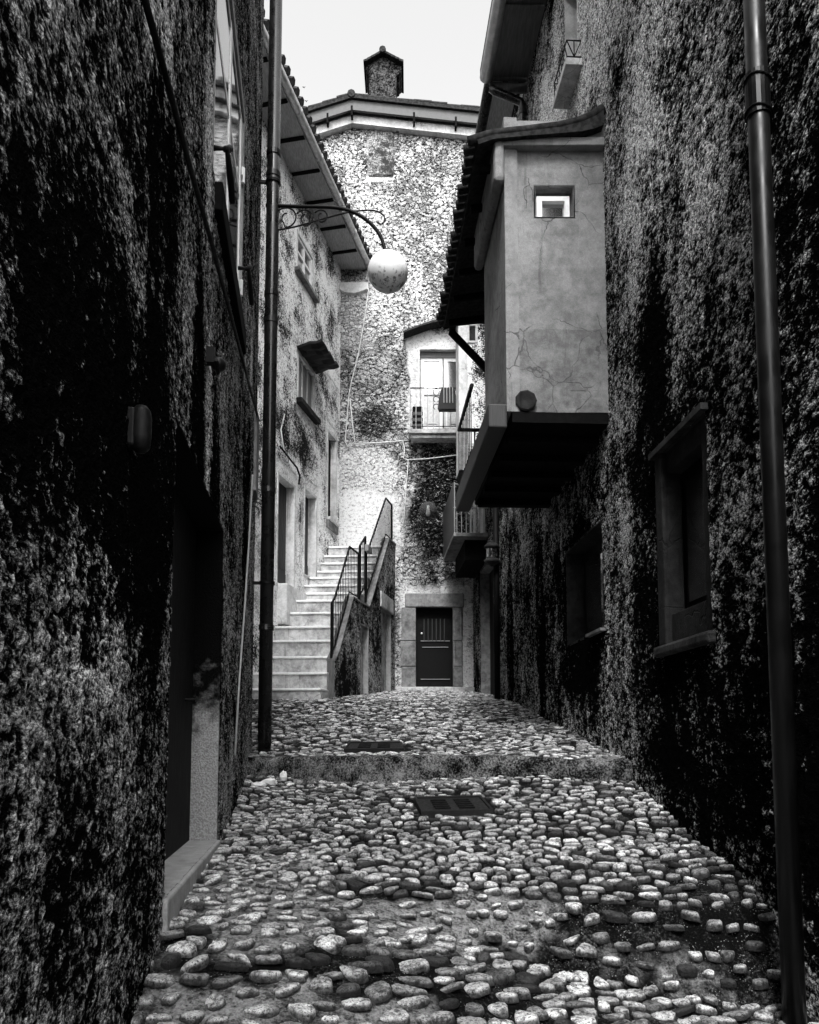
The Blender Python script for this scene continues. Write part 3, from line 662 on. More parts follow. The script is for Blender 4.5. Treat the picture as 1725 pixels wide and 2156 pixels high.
# eaves: soffit boards, rafters, gutter, roof
mb = MB()
for k in range(3): mb.fbox(HS, 9.6, 16.75, .0 + k * .18, .178 + k * .18, EZ, EZ + .03)
mb.build('soffit', M['soffit'], house2)
for px, py in ((600, 225), (618, 395), (640, 420), (672, 455), (700, 495), (728, 525), (745, 545)):
    pass
mb = MB()
for k in range(9): a = 10.4 + k * .78; mb = MB(); mb.fbox(HS, a, a + .07, .01, .52, EZ - .025, EZ - .001); mb.build('rafter', M['wood_dark'], house2)
mb = MB()
for a in np.linspace(9.6, 16.75, 2): pass
GP = [HS.pt(a, .60, EZ + .04) for a in np.linspace(9.6, 16.8, 12)]; mb.tube(GP, .065, 12)
for a in np.linspace(10.2, 16.4, 7): mb.tube([HS.pt(a, .60, EZ + .04), HS.pt(a + .05, .60, EZ + .04)], .073, 12)
mb.build('gutter', M['zinc'], house2, smooth=True)
mb = MB(); mb.prism([HS.pt(9.6, .62, EZ + .10), HS.pt(9.6, -4.5, EZ + 1.9), HS.pt(9.6, -4.5, EZ + 2.0), HS.pt(9.6, .62, EZ + .19)], Vector(HS.pt(16.8, 0, 0)) - Vector(HS.pt(9.6, 0, 0)))
for k in range(36): a = 9.7 + k * .2; mb.tube([HS.pt(a, .66, EZ + .2), HS.pt(a, -4.4, EZ + 1.99)], .07, 6)
mb.build('roof', M['tile'], house2)
# cables on the pale house
mb = MB(); mb.tube(pathw(HS, [(601, 680), (640, 735), (700, 800), (715, 830)], .03), .008, 6); tag(mb.build('wall_cable', M['cable'], smooth=True), 'thin pale cable slanting across the pebbledash past the shuttered window', 'cable'); mb = MB(); mb.tube(pathw(HS, [(594, 895), (600, 872), (592, 905), (598, 945), (600, 960)], .03), .012, 6); tag(mb.build('wall_cable', M['cable'], smooth=True), 'loose pale cable looping down the pebbledash above the first door', 'cable')
mb = MB(); mb.tube(pathw(HS, [(590, 940), (612, 968), (626, 985), (632, 1003), (630, 1020)], .04), .018, 6); tag(mb.build('wall_pipe', M['cable_dark'], smooth=True), 'bent black pipe over the door nearest the downpipe', 'pipe')

# ------------------------------------------------------------------ BACK HOUSE
house3 = thing('stone_gable_house', (0, 16.5, 1), 'rubble stone gable house with chimney closing the end of the lane', 'house')
bx = lambda px, py, d=0: BK.at(px, py, d)
dk = (bx(876, 1360)[0], bx(954, 1360)[0], bx(900, 1447)[1], bx(900, 1279)[1])
bd = (bx(884, 800)[0], bx(984, 800)[0], bx(900, 902)[1], bx(900, 735)[1])
g0 = bx(620, 268); g1 = bx(738, 232); g2 = bx(1020, 264)
gable = lambda x: float(np.interp(x, [-3.2, g0[0], g1[0], g2[0], 4.5], [g0[1] - (g0[0] + 3.2) * .33, g0[1], g1[1], g2[1], g2[1] - (4.5 - g2[0]) * .11]))
def bpl(A, Z):
    v = np.zeros(A.shape)
    def R(x0, y0, x1, y1, soft=.15, sd=0, rough=.3):
        a0, z1 = bx(x0, y0); a1, z0 = bx(x1, y1); return rectmask(A, Z, a0, a1, z0, z1, soft, sd, rough)
    v = np.maximum(v, R(700, 1035, 838, 1185, .25, 3, .35)); v = np.maximum(v, .45 * R(700, 940, 830, 1060, .3, 5, .5))
    v = np.maximum(v, R(858, 700, 1010, 905, .06, 6, .08)); v = np.maximum(v, R(776, 250, 830, 380, .06, 7, .06)); v = np.maximum(v, .9 * R(700, 594, 772, 622, .05, 8, .05))
    v = np.maximum(v, .8 * R(845, 1225, 1000, 1460, .2, 9, .2)); v = np.maximum(v, .3 * R(712, 620, 800, 740, .4, 12, .7))
    v = np.maximum(v, sstep(gable_np(A) - .42, gable_np(A) - .2, Z + (fbm(A * 4, Z * 4, 2) - .5) * .3)); return v
def gable_np(A): return np.interp(A, [-3.2, g0[0], g1[0], g2[0], 4.5], [g0[1] - (g0[0] + 3.2) * .33, g0[1], g1[1], g2[1], g2[1] - (4.5 - g2[0]) * .11])
def bgr(A, Z):
    def B(px, py, rx, ry, sd, s=.4, r=.5):
        a, z = bx(px, py); return blob(A, Z, a, z, rx, ry, sd, s, r)
    v = B(930, 1080, .95, 1.75, 1, .4, .4); v = np.maximum(v, .9 * B(785, 890, .5, .45, 2)); v = np.maximum(v, .35 * B(800, 780, 1.2, .6, 3)); v = np.maximum(v, .5 * B(900, 990, .6, .5, 6))
    a, z = bx(803, 320); v = np.maximum(v, .7 * rectmask(A, Z, a - .25, a + .2, z - .45, z + .6, .1, 5, .35))
    v = np.maximum(v, .4 * B(880, 1350, .9, .7, 7)); v = np.maximum(v, .6 * B(730, 575, .4, .25, 9)); return v
wall('wall', BK, -3.2, 4.5, .3, 14.2, .024, [dk, bd], M['rubble'], house3, 6.0, top=gable, attrs={'plaster': bpl, 'grime': bgr})
# door with stone surround
ds = MB(); zt = dk[3]
ds.fbox(BK, bx(853, 1300)[0], bx(977, 1300)[0], -.05, .06, zt, bx(900, 1250)[1]); ds.build('door_lintel', M['stone_trim'], house3, bevel=.02)
for a, b in ((bx(846, 1300)[0], dk[0]), (dk[1], bx(974, 1300)[0])):
    zz = [dk[2], dk[2] + .42, dk[2] + .95, zt - .002]
    mb = MB()
    for z0, z1 in zip(zz[:-1], zz[1:]): mb.fbox(BK, a + random.uniform(-.03, .03) * (a < 0), b, -.22, .05 + random.uniform(-.012, .012), z0 + .004, z1 - .004)
    mb.build('door_jamb', M['stone_trim'], house3, bevel=.018)
mb = MB(); mb.fbox(BK, dk[0], dk[1], -.2, -.14, dk[2], zt); do = mb.build('door', M['door'], house3)
mb = MB()
for k in range(6): a = dk[0] + .17 + (dk[1] - dk[0] - .34) * k / 5; mb.tube([BK.pt(a, -.115, zt - .22), BK.pt(a, -.115, zt - .68)], .011, 6)
mb.build('grille', M['door_grey'], do)
zh = dk[2] + (zt - dk[2]) * .585
for z, w_ in ((zh, .0), (zh - .13, .03), (dk[2] + .17, .0)): mb = MB(); mb.fbox(BK, dk[0] + .1 + w_, dk[1] - .06 - w_, -.14, -.118, z, z + .010); mb.build('rail', M['bar_pale'], do)
mb = MB(); mb.lathe([(0, .02), (.02, .012), (.02, 0)], BK.pt(dk[0] + .12, -.13, zh + .16), 10, axis=(0, -1, 0)); mb.build('knob', M['zinc'], do)
mb = MB(); mb.fbox(BK, bx(835, 1450)[0], bx(998, 1450)[0], -.1, .22, dk[2] - .2, dk[2] - .004); mb.build('threshold', M['step'], house3, bevel=.02)
# balcony with french window
mb = MB(); reveal(mb, BK, bd, .22, .03); mb.build('window_reveal', M['white_render'], house3)
mb = MB(); mb.fbox(BK, bd[0] + .01, bd[1], -.19, -.12, bd[3] - .13, bd[3] - .004); mb.build('lintel_beam', M['shutter'], house3)
mb = MB(); zt2 = bd[3] - .135; am = (bd[0] + bd[1]) / 2; zr = bd[2] + (zt2 - bd[2]) * .5
for a, b in ((bd[0] + .02, bd[0] + .09), (am - .085, am - .012), (am + .012, am + .085), (bd[1] - .09, bd[1] - .02)): mb.fbox(BK, a, b, -.2, -.14, bd[2] + .01, zt2)
for z0, z1 in ((bd[2] + .01, bd[2] + .1), (zr, zr + .08), (zt2 - .07, zt2)):
    mb.fbox(BK, bd[0] + .09, am - .085, -.2, -.14, z0, z1); mb.fbox(BK, am + .085, bd[1] - .09, -.2, -.14, z0, z1)
fw_ = mb.build('french_window', M['white'], house3)
for a, b in ((bd[0] + .09, am - .085), (am + .085, bd[1] - .09)):
    mb = MB(); mb.fbox(BK, a, b, -.19, -.165, zr + .08, zt2 - .07); mb.build('pane', M['glass2'], fw_)
    mb = MB(); mb.fbox(BK, a, b, -.19, -.165, bd[2] + .1, zr); mb.fbox(BK, a + .05, b - .05, -.165, -.15, bd[2] + .16, zr - .06); mb.build('panel', M['offwhite'], fw_)
# curved canopy above it
c0 = bx(850, 708); c1 = bx(1000, 690); mb = MB(); rows = []
for k in range(13):
    t = k / 12; x = c0[0] + (c1[0] - c0[0]) * t; zc = c0[1] + (c1[1] - c0[1]) * t + .16 * math.sin(t * math.pi * .9) - .02
    rows.append([BK.pt(x, dd_, zc + e) for dd_, e in ((-.02, .06), (.22, .03), (.24, -.02), (-.02, -.06))])
mb.add([p for r in rows for p in r], [(i * 4 + k, i * 4 + (k + 1) % 4, (i + 1) * 4 + (k + 1) % 4, (i + 1) * 4 + k) for i in range(12) for k in range(4)] + [(0, 1, 2, 3), (48, 49, 50, 51)])
mb.build('canopy', M['tile'], house3)
sl0 = bx(861, 905, .3); xs1 = bx(1000, 905, .3)[0]; zs = bx(880, 903, .35)[1]
mb = MB(); mb.fbox(BK, sl0[0], xs1, -.05, .36, zs - .09, zs); mb.fbox(BK, sl0[0] + .05, xs1, -.05, .3, zs - .17, zs - .09); mb.build('balcony_slab', M['step'], house3, bevel=.01)
zrl = bx(880, 817, .33)[1]; mb = MB()
mb.tube([BK.pt(sl0[0] + .03, 0, zrl), BK.pt(sl0[0] + .03, .33, zrl), BK.pt(xs1, .33, zrl)], .013, 6); rl = mb.build('balcony_railing', M['iron'], house3); mb = MB(); mb.tube([BK.pt(sl0[0] + .03, .33, zs + .06), BK.pt(xs1, .33, zs + .06)], .009, 6); mb.build('lower_rail', M['iron'], rl)
mb = MB(); nb = 12
for k in range(nb): x = sl0[0] + .03 + (xs1 - sl0[0] - .05) * k / (nb - 1); mb.tube([BK.pt(x, .33, zs), BK.pt(x, .33, zrl)], .009, 6)
for e in (.11, .22): mb.tube([BK.pt(sl0[0] + .03, e, zs), BK.pt(sl0[0] + .03, e, zrl)], .009, 6)
mb.build('bars', M['bar_pale'], rl)
# gable roof, fascia, chimney
r0 = bx(618, 243, .35); r1 = bx(740, 202, .35); r2 = bx(1022, 233, .35)
def vband(name, mat, up0, up1, d0, d1, bev=0):
    mb = MB(); pts = [(r0[0] - 1.2, r0[1] - .38), r1, (r2[0] + 2.5, r2[1] - .28)]
    for (xa, za), (xb, zb) in zip(pts[:-1], pts[1:]):
        mb.hexa([BK.pt(xa, d0, za + up0), BK.pt(xb, d0, zb + up0), BK.pt(xb, d1, zb + up0), BK.pt(xa, d1, za + up0), BK.pt(xa, d0, za + up1), BK.pt(xb, d0, zb + up1), BK.pt(xb, d1, zb + up1), BK.pt(xa, d1, za + up1)])
    return mb.build(name, mat, house3)
vband('fascia', M['fascia'], -.27, -.045, .24, .30); vband('verge_plaster', M['white_render'], -.46, -.272, -.02, .16); vband('roof', M['tile'], -.04, .035, .36, -7.0)
mb = MB()
for (xa, za), (xb, zb) in (((r0[0] - 1.2, r0[1] - .38), r1), (r1, (r2[0] + 2.5, r2[1] - .28))):
    L = math.hypot(xb - xa, zb - za); nT = int(L / .32)
    for k in range(nT):
        t0, t1 = k / nT, (k + 1.12) / nT; jj = random.uniform(-.015, .02)
        mb.tube([BK.pt(xa + (xb - xa) * t0, .30, za + (zb - za) * t0 + .05 + jj), BK.pt(xa + (xb - xa) * t1, .30, za + (zb - za) * t1 + .045 + jj)], [.062, .05] if xa < -2.6 else [.05, .062], 7)
    for k in range(int(L / .2)):
        t0 = k / (L / .2); mb.tube([BK.pt(xa + (xb - xa) * t0, .2, za + (zb - za) * t0 + .05), BK.pt(xa + (xb - xa) * t0, -6.9, za + (zb - za) * t0 + .05)], .05, 5)
mb.tube([BK.pt(r1[0], .38, r1[1] + .05), BK.pt(r1[0], -6.9, r1[1] + .05)], .085, 8)
mb.build('verge_tiles', M['tile'], house3)
mb = MB()
for px in (690, 741, 872, 960): a = bx(px, 230, .3)[0]; zt_ = float(np.interp(a, [r0[0] - 1.2, r1[0], r2[0] + 2.5], [r0[1] - .38, r1[1], r2[1] - .28])); mb = MB(); mb.fbox(BK, a - .02, a + .02, .0, .31, zt_ - .40, zt_ - .18); mb.build('verge_bracket', M['wood_dark'], house3)
FC = Front(17.1); q = lambda px, py: FC.at(px, py)
mb = MB(); cx0, cx1 = q(777, 180)[0], q(835, 180)[0]; zb = q(800, 215)[1] - .6; zk = q(800, 158)[1]; ztop = q(800, 142)[1]; zp = q(800, 112)[1]; xa, xb = q(766, 150)[0], q(850, 150)[0]; xm = (cx0 + cx1) / 2
yk = (17.1, 17.75)
zk2 = ztop - .12
mb.prism([(cx0, yk[0], zb), (cx1, yk[0], zb), (cx1, yk[0], zk), (cx1 + .06, yk[0], zk + .03), (cx1 + .06, yk[0], zk2), (xb - .05, yk[0], zk2 + .05), (xb - .04, yk[0], ztop + .03), (xm, yk[0], zp - .07), (xa + .04, yk[0], ztop + .03), (xa + .05, yk[0], zk2 + .05), (cx0 - .06, yk[0], zk2), (cx0 - .06, yk[0], zk + .03), (cx0, yk[0], zk)], (0, yk[1] - yk[0], 0))
def chim():
    k = NT('chimney render'); co = k.co; f = k.noise(co, 26, 4, .7); m = k.noise(co, 6, 4, .6)
    v = k.math('ADD', k.math('MULTIPLY', f, .6), k.math('MULTIPLY', m, .4)); k.col(k.rng(v, .42, .66, .006, .13), .95, .0); k.bump(f, .05, 1); return k.mat
M['chim'] = chim(); ch = mb.build('chimney', M['chim'], house3, bevel=.02)
mb = MB()
for sg, xe in ((-1, xa), (1, xb)):
    for k in range(5):
        t = k / 5; t2 = (k + 1.1) / 5; mb.hexa([(xe + (xm - xe) * t, yk[0] - .13, ztop + .03 + (zp - .07 - ztop - .03) * t), (xe + (xm - xe) * t2, yk[0] - .13, ztop + .0 + (zp - .07 - ztop) * t2), (xe + (xm - xe) * t2, yk[1] + .13, ztop + .0 + (zp - .07 - ztop) * t2), (xe + (xm - xe) * t, yk[1] + .13, ztop + .03 + (zp - .1 - ztop) * t)] +
            [(xe + (xm - xe) * t, yk[0] - .13, ztop + .075 + (zp - .1 - ztop) * t), (xe + (xm - xe) * t2, yk[0] - .13, ztop + .055 + (zp - .07 - ztop) * t2), (xe + (xm - xe) * t2, yk[1] + .13, ztop + .055 + (zp - .07 - ztop) * t2), (xe + (xm - xe) * t, yk[1] + .13, ztop + .075 + (zp - .1 - ztop) * t)])
mb.tube([(xm, yk[0] - .16, zp - .03), (xm, yk[1] + .15, zp - .03)], .075, 8); mb.build('chimney_cap', M['tile'], ch)
# ledge of old plaster left on the wall
a0, z0 = bx(708, 612); a1, _ = bx(776, 612); mb = MB(); n = 14; P = []
for k in range(n + 1): t = k / n; x = a0 + (a1 - a0) * t; zb = z0 - .02 - .10 * math.sin(t * 3.0) + .04 * random.random(); P.append([BK.pt(x, -.02, z0 + .16), BK.pt(x, .07, z0 + .15), BK.pt(x, .10, zb), BK.pt(x, -.02, zb - .01)])
mb.add([p for r in P for p in r], [(i * 4 + k, i * 4 + (k + 1) % 4, (i + 1) * 4 + (k + 1) % 4, (i + 1) * 4 + k) for i in range(n) for k in range(4)] + [(0, 1, 2, 3), (n * 4, n * 4 + 1, n * 4 + 2, n * 4 + 3)]); mb.build('plaster_ledge', M['white_render'], house3, bevel=.01)
a0, z0 = bx(780, 385); mb = MB(); mb.fbox(BK, bx(776, 300)[0], bx(830, 300)[0], -.02, .035, bx(800, 372)[1], bx(800, 266)[1]); mb.build('chimney_breast', M['breast'], house3, bevel=.03)
mb = MB()
for k in range(5): z = bx(800, 281)[1] + k * .075; mb.fbox(BK, bx(834, 300)[0], bx(834, 300)[0] + .16 + .12 * random.random(), -.02, .075, z, z + .05)
mb.build('brick_toothing', M['stone_trim'], house3, bevel=.006)

# things on the stone gable
pb = lambda pts, d=.05: [BK.pt(*(lambda q_: (q_[0], d, q_[1]))(BK.at(px, py, d))) for px, py in pts]
mb = MB(); mb.tube(pb([(776, 606), (770, 660), (755, 745), (740, 805), (735, 830), (731, 880), (727, 930), (733, 940), (748, 930), (744, 905), (737, 840)]), .012, 6); tag(mb.build('wall_cable', M['cable'], smooth=True), 'white cable dropping down the stone gable beside the pebbledash house', 'cable')
mb = MB(); mb.tube(pb([(745, 935), (800, 932), (848, 928), (852, 945), (850, 965), (858, 968), (900, 966), (965, 958), (1000, 955)]), .013, 6); tag(mb.build('wall_cable', M['cable'], smooth=True), 'white cable bending across the gable below the french window', 'cable'); mb = MB(); mb.tube(pb([(860, 968), (856, 1020), (852, 1080), (850, 1110)]), .008, 6); tag(mb.build('wall_cable', M['cable'], smooth=True), 'thin white cable hanging straight down the gable to the top of the stairs', 'cable')
# flower box hung on the balcony railing
fb0 = bx(921, 845, .42); fb1 = bx(966, 845, .42); zt_ = bx(940, 820, .4)[1]; zb_ = bx(940, 866, .4)[1]
fbx = thing('planter_box', BK.pt((fb0[0] + fb1[0]) / 2, .45, zb_), 'black iron planter box hung outside the french window railing', 'planter')
mb = MB(); mb.hexa([BK.pt(fb0[0] + .04, .36, zb_), BK.pt(fb1[0] - .04, .36, zb_), BK.pt(fb1[0] + .0, .58, zb_ - .02), BK.pt(fb0[0] + .0, .58, zb_ - .02), BK.pt(fb0[0] + .06, .36, zt_ - .02), BK.pt(fb1[0] - .06, .36, zt_ - .02), BK.pt(fb1[0] - .10, .54, zt_ - .02), BK.pt(fb0[0] + .10, .54, zt_ - .02)]); mb.build('trough', M['iron'], fbx)
mb = MB()
for k in range(4): x = fb0[0] + .13 + (fb1[0] - fb0[0] - .26) * k / 3; mb.tube([BK.pt(x, .555, zt_ - .03), BK.pt(x, .588, zb_ + .1)], .008, 6)
mb.build('ribs', M['bar_pale'], fbx)
mb = MB()
for k in range(3):
    z = zt_ - .05 - k * .16; mb.tube([BK.pt(fb0[0] - .02 - .06 * math.cos(a), .4, z + .06 * math.sin(a)) for a in np.linspace(-1.2, 4.2, 12)], .008, 6)
mb.build('scroll', M['iron'], fbx)
x0, z0 = bx(869, 900, .2); x1, z1 = bx(890, 858, .2); pot = thing('storage_crate', BK.pt((x0 + x1) / 2, .15, zs), 'dark crate standing on the balcony floor behind the railing', 'crate')
mb = MB(); mb.fbox(BK, x0, x1, .03, .27, zs + .01, z1); mb.build('body', M['wood_dark'], pot, bevel=.015)
mb = MB()
for k in range(3): mb.fbox(BK, x0 - .01, x1 + .01, .272, .285, zs + .06 + k * .13, zs + .13 + k * .13)
mb.build('slats', M['door_grey'], pot)
# second globe lamp near the gable
FG = Front(15.9); gq = lambda px, py: FG.pt(*(lambda k_: (k_[0], 0, k_[1]))(FG.at(px, py)))
l2 = thing('hanging_lamp', gq(901, 1030), 'dark glass globe lamp with a pale bulb hanging before the stone gable', 'hanging lamp', 'lamps in the lane')
c = Vector(gq(901.5, 1075)); R2 = 19.5 / FPX * (15.9 * CP)
k = NT('smoked lamp glass'); k.col(.25, .08, .6); k.b.inputs['Transmission Weight'].default_value = .85; k.b.inputs['IOR'].default_value = 1.06; M['smoke'] = k.mat
mb = MB(); mb.lathe([(R2 * math.sin(a), R2 * math.cos(a)) for a in np.linspace(math.pi, .2, 20)], tuple(c), 28); mb.build('globe', M['smoke'], l2, smooth=True)
mb = MB(); mb.tube([c + Vector((0, 0, R2 * .95)), c + Vector((0, 0, .42)), c + Vector((0, .3, .5)), c + Vector((0, .62, .5))], .016, 8); mb.build('bracket', M['iron'], l2, smooth=True)
mb = MB(); mb.lathe([(0, .10), (.025, .10), (.03, .0), (.045, -.06), (.03, -.10), (0, -.115)], c + Vector((0, 0, .0)), 14); mb.build('bulb', M['white'], l2, smooth=True)

# ------------------------------------------------------------------ STAIRCASE
stair = thing('stone_staircase', (-1.6, 12.5, .6), 'worn cement staircase climbing beside the pebbledash house with iron railings', 'staircase')
lowY = [11.86, 12.16, 12.46, 12.76, 13.06, 13.36, 13.66]; lowP = [1449.7, 1416.5, 1382.7, 1348.6, 1319.4, 1290.2, 1264.4]
upX = [628, 639, 650, 665.6, 673, 680, 690]; upP = [1249, 1232.3, 1216, 1203, 1185.9, 1170.4, 1151.5]
def zof(Y, py): r = ray(640, py); return r[2] / r[1] * Y
levels = [(Y, zof(Y, p)) for Y, p in zip(lowY, lowP)] + [(HS.at(x, p)[0], HS.at(x, p)[1]) for x, p in zip(upX, upP)]
levels[-1] = (levels[-1][0], levels[-1][1])
skew = -.10
for i, (Y, z) in enumerate(levels):
    Yn = levels[i + 1][0] if i + 1 < len(levels) else 16.48
    zprev = levels[i - 1][1] if i else .2
    def poly(y0, y1, zz, inset=0):
        xlft = lambda y: HS.x0 + HS.m * y + .02
        xrt = lambda y: ST.x0 + ST.m * y - .10
        c_ = y0
        L = xlft(y0); R_ = xrt(y0 + skew)
        return [(L, y0 - .02, zz), (R_, y0 + skew, zz), (xrt(y1), y1 + skew * .0, zz), (xlft(y1), y1, zz)]
    mb = MB(); p = poly(Y, min(16.48, Yn + .25), 0); mb.hexa([(a, b, (zprev if i else 0.2) - .3) for a, b, _ in p] + [(a, b, z - .035) for a, b, _ in p]); st_ = mb.build('step', M['step'], stair)
    mb = MB(); p2 = [(p[0][0], p[0][1] - .025), (p[1][0], p[1][1] - .025), (p[2][0], p[2][1]), (p[3][0], p[3][1])]
    mb.hexa([(a, b, z - .034) for a, b in p2] + [(a, b, z) for a, b in p2]); mb.build('nosing', M['step_edge'], st_, bevel=.008)
# side wall with two cellar openings
o1 = (ST.at(760, 1380)[0], ST.at(776, 1380)[0], .3, ST.at(760, 1314)[1]); o2 = (ST.at(804, 1360)[0], ST.at(823, 1360)[0], .3, ST.at(804, 1279)[1])
za, zb_, zc_ = ST.at(712.5, 1374)[1], ST.at(743, 1259)[1], ST.at(822, 1139)[1]
prY = [12.12, ST.at(712.5, 1374)[0], ST.at(743, 1259)[0], 14.25, 15.85, 16.5]; prZ = [za - .14, za, zb_, zb_ + .02, zc_, zc_ + .03]
def sstain(A, Z): return np.maximum(blob(A, Z, 12.6, .9, .4, .4, 3, .4, .6), .6 * blob(A, Z, 14.8, 2.2, .3, .9, 5, .4, .6))
M['swall'] = roughcast('damp streaked side wall', .01, .95, .38, .66, .012, 1.0, 26)
wall('side_wall', ST, 12.12, 16.48, .2, 4.2, .025, [o1, o2], M['swall'], stair, .12, top=lambda a: float(np.interp(a, prY, prZ)), attrs={'darken': sstain})
for h in (o1, o2):
    mb = MB(); reveal(mb, ST, h, .11, .02, False); mb.build('opening_lining', M['jamb'], stair)
    mb = MB(); mb.fbox(ST, h[0], h[1], -.115, -.09, h[2], h[3]); mb.build('cellar_door', M['side_wall'], stair)
mb = MB(); h = o2; mb.fbox(ST, h[0] - .14, h[1] + .14, -.03, .03, h[3] + .003, h[3] + .3); mb.build('opening_lintel', M['step'], stair, bevel=.015)
mb = MB()
for (ya, za_), (yb, zb2) in zip(list(zip(prY, prZ))[:-1], list(zip(prY, prZ))[1:]):
    mb.hexa([ST.pt(ya, .02, za_), ST.pt(yb, .02, zb2), ST.pt(yb, -.13, zb2), ST.pt(ya, -.13, za_), ST.pt(ya, .02, za_ + .03), ST.pt(yb, .02, zb2 + .03), ST.pt(yb, -.13, zb2 + .03), ST.pt(ya, -.13, za_ + .03)])
mb.build('coping', M['coping'], stair)
def rail(name, pts, hgt, sp=.095):
    mb = MB(); d_ = -.06
    top = [ST.pt(y, d_, z + hgt) for y, z in pts]; bot = [ST.pt(y, d_, z + .1) for y, z in pts]
    mb.tube(top, .018, 8); mb.tube(bot, .013, 6)
    for y, z in (pts[0], pts[-1]): mb.tube([ST.pt(y, d_, z), ST.pt(y, d_, z + hgt)], .02, 8)
    r_ = mb.build(name, M['iron'], stair); mb = MB(); Y0, Y1 = pts[0][0], pts[-1][0]
    for y in np.arange(Y0 + sp, Y1, sp): z = float(np.interp(y, [p[0] for p in pts], [p[1] for p in pts])); mb.tube([ST.pt(y, d_, z + .1), ST.pt(y, d_, z + hgt)], .0075, 6)
    mb.build('bars', M['iron'], r_)
P_ = list(zip(prY, prZ))
rail('railing', [(12.14, za - .12), P_[1], P_[2], (13.75, prZ[2] + .02)], .86)
rail('railing', [(13.8, prZ[2] + .05), (14.2, prZ[2] + .32)], .98); rail('railing', [(14.25, prZ[3] + .1), P_[4], (16.42, prZ[5])], .84)
s_, z_ = ST.at(781, 1154); mb = MB(); mb.fbox(ST, s_ - .3, s_ + .0, -.04, .03, z_ - .12, z_ + .0); tag(mb.build('letter_box', M['shutter'], bevel=.01), 'small grey box fixed to the staircase railing at the landing', 'letter box')
# little ramp of plaster at the foot of the pale house
mb = MB(); mb.fbox(HS, 13.2, 14.25, -.02, .16, 1.9, d1[2] - .01); mb.build('landing_plinth', M['white_render'], stair, bevel=.02)

# ------------------------------------------------------------------ RIGHT HOUSE
house4 = thing('balcony_house', (2, 6, -1), 'dark roughcast house with enclosed balcony box and tiled lean-to roof', 'house')
RE = RW.at(1110, 178)[0]; RZ = RW.at(1110, 178)[1]
a, z1 = RW.at(1385, 965); b, z1b = RW.at(1483, 870); a2, z0 = RW.at(1410, 1365); 
wr = (b - .02, a + .02, z0 + .03, (z1 + z1b) / 2)
far_n = (RW.at(1272, 1330)[0], RW.at(1195, 1330)[0], RW.at(1255, 1330)[1], RW.at(1272, 1090)[1])
dr = (RW.at(1131, 1300)[0], RW.at(1104, 1300)[0], -.2, RW.at(1115, 1060)[1])
nb_, nz_ = RW.at(1226, 135); nf_, nfz = RW.at(1196, 232); shz = (nz_ + nfz) / 2
fj = RW.at(1190, 60)[0]; wt = (nb_ + .15, fj, shz + .12, shz + 1.35)
def rstain_shade(A, Z):  # dark stains, with shade painted into the colour low on the wall
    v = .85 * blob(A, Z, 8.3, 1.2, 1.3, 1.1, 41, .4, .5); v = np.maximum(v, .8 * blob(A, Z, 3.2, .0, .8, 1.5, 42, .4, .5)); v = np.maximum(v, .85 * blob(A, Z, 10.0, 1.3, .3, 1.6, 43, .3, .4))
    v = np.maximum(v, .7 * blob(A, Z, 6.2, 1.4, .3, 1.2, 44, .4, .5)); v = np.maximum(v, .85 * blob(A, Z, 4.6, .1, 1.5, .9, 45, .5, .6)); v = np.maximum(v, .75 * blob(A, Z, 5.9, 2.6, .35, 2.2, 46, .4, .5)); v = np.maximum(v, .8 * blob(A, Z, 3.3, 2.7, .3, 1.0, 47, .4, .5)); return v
def rwash_light(A, Z):  # paler streaks, with light painted into the colour high on the wall
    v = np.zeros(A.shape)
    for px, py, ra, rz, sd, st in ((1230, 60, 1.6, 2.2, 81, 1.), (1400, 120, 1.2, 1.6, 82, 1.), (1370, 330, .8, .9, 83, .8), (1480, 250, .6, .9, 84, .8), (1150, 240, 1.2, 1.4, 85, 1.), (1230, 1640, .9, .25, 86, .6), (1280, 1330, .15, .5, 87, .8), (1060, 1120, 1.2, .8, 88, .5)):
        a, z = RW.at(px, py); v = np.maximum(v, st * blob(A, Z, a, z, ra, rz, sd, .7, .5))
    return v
wall('wall', RW, 1.6, RE, -2.0, RZ, .018, [wr, far_n, wt], M['rwall'], house4, 6.0, attrs={'darken': rstain_shade, 'wash_and_light': rwash_light})
mb = MB(); mb.fbox(RW, -6, 1.6, -.5, 0, -3, 1.6); mb.build('unseen_rear_wall', M['jamb'], house4)  # unseen wall behind the viewer, kept low to let in sky light
# near window
mb = MB(); a0, a1, z0_, z1_ = wr; t = .13
mb.fbox(RW, a0 - .0, a0 + t, -.13, -.02, z0_, z1_); mb.fbox(RW, a1 - t, a1, -.13, .02, z0_, z1_); mb.fbox(RW, a0 + t, a1 - t, -.13, -.02, z1_ - .16, z1_)
mb.fbox(RW, a0 + t, a1 - t, -.13, -.03, z0_, z0_ + .22); ws = mb.build('window_surround', M['stone_dark'], house4, bevel=.008)
mb = MB(); mb.fbox(RW, a0 - .04, a1 + .04, -.12, .055, z0_ - .08, z0_ - .003); mb.build('window_sill', M['coping2'], house4, bevel=.02)
mb = MB(); mb.fbox(RW, a0 - .04, a1 + .04, -.12, .05, z1_ + .003, z1_ + .045); mb.build('window_hood', M['coping2'], house4)
mb = MB(); mb.fbox(RW, a0 + t, a1 - t, -.2, -.15, z0_ + .2, z1_ - .15); wp = mb.build('window', M['door'], house4)
mb = MB(); mb.fbox(RW, a0 + t + .05, a1 - t - .05, -.149, -.142, z0_ + .3, z1_ - .22); mb.build('pane', M['glass'], wp)
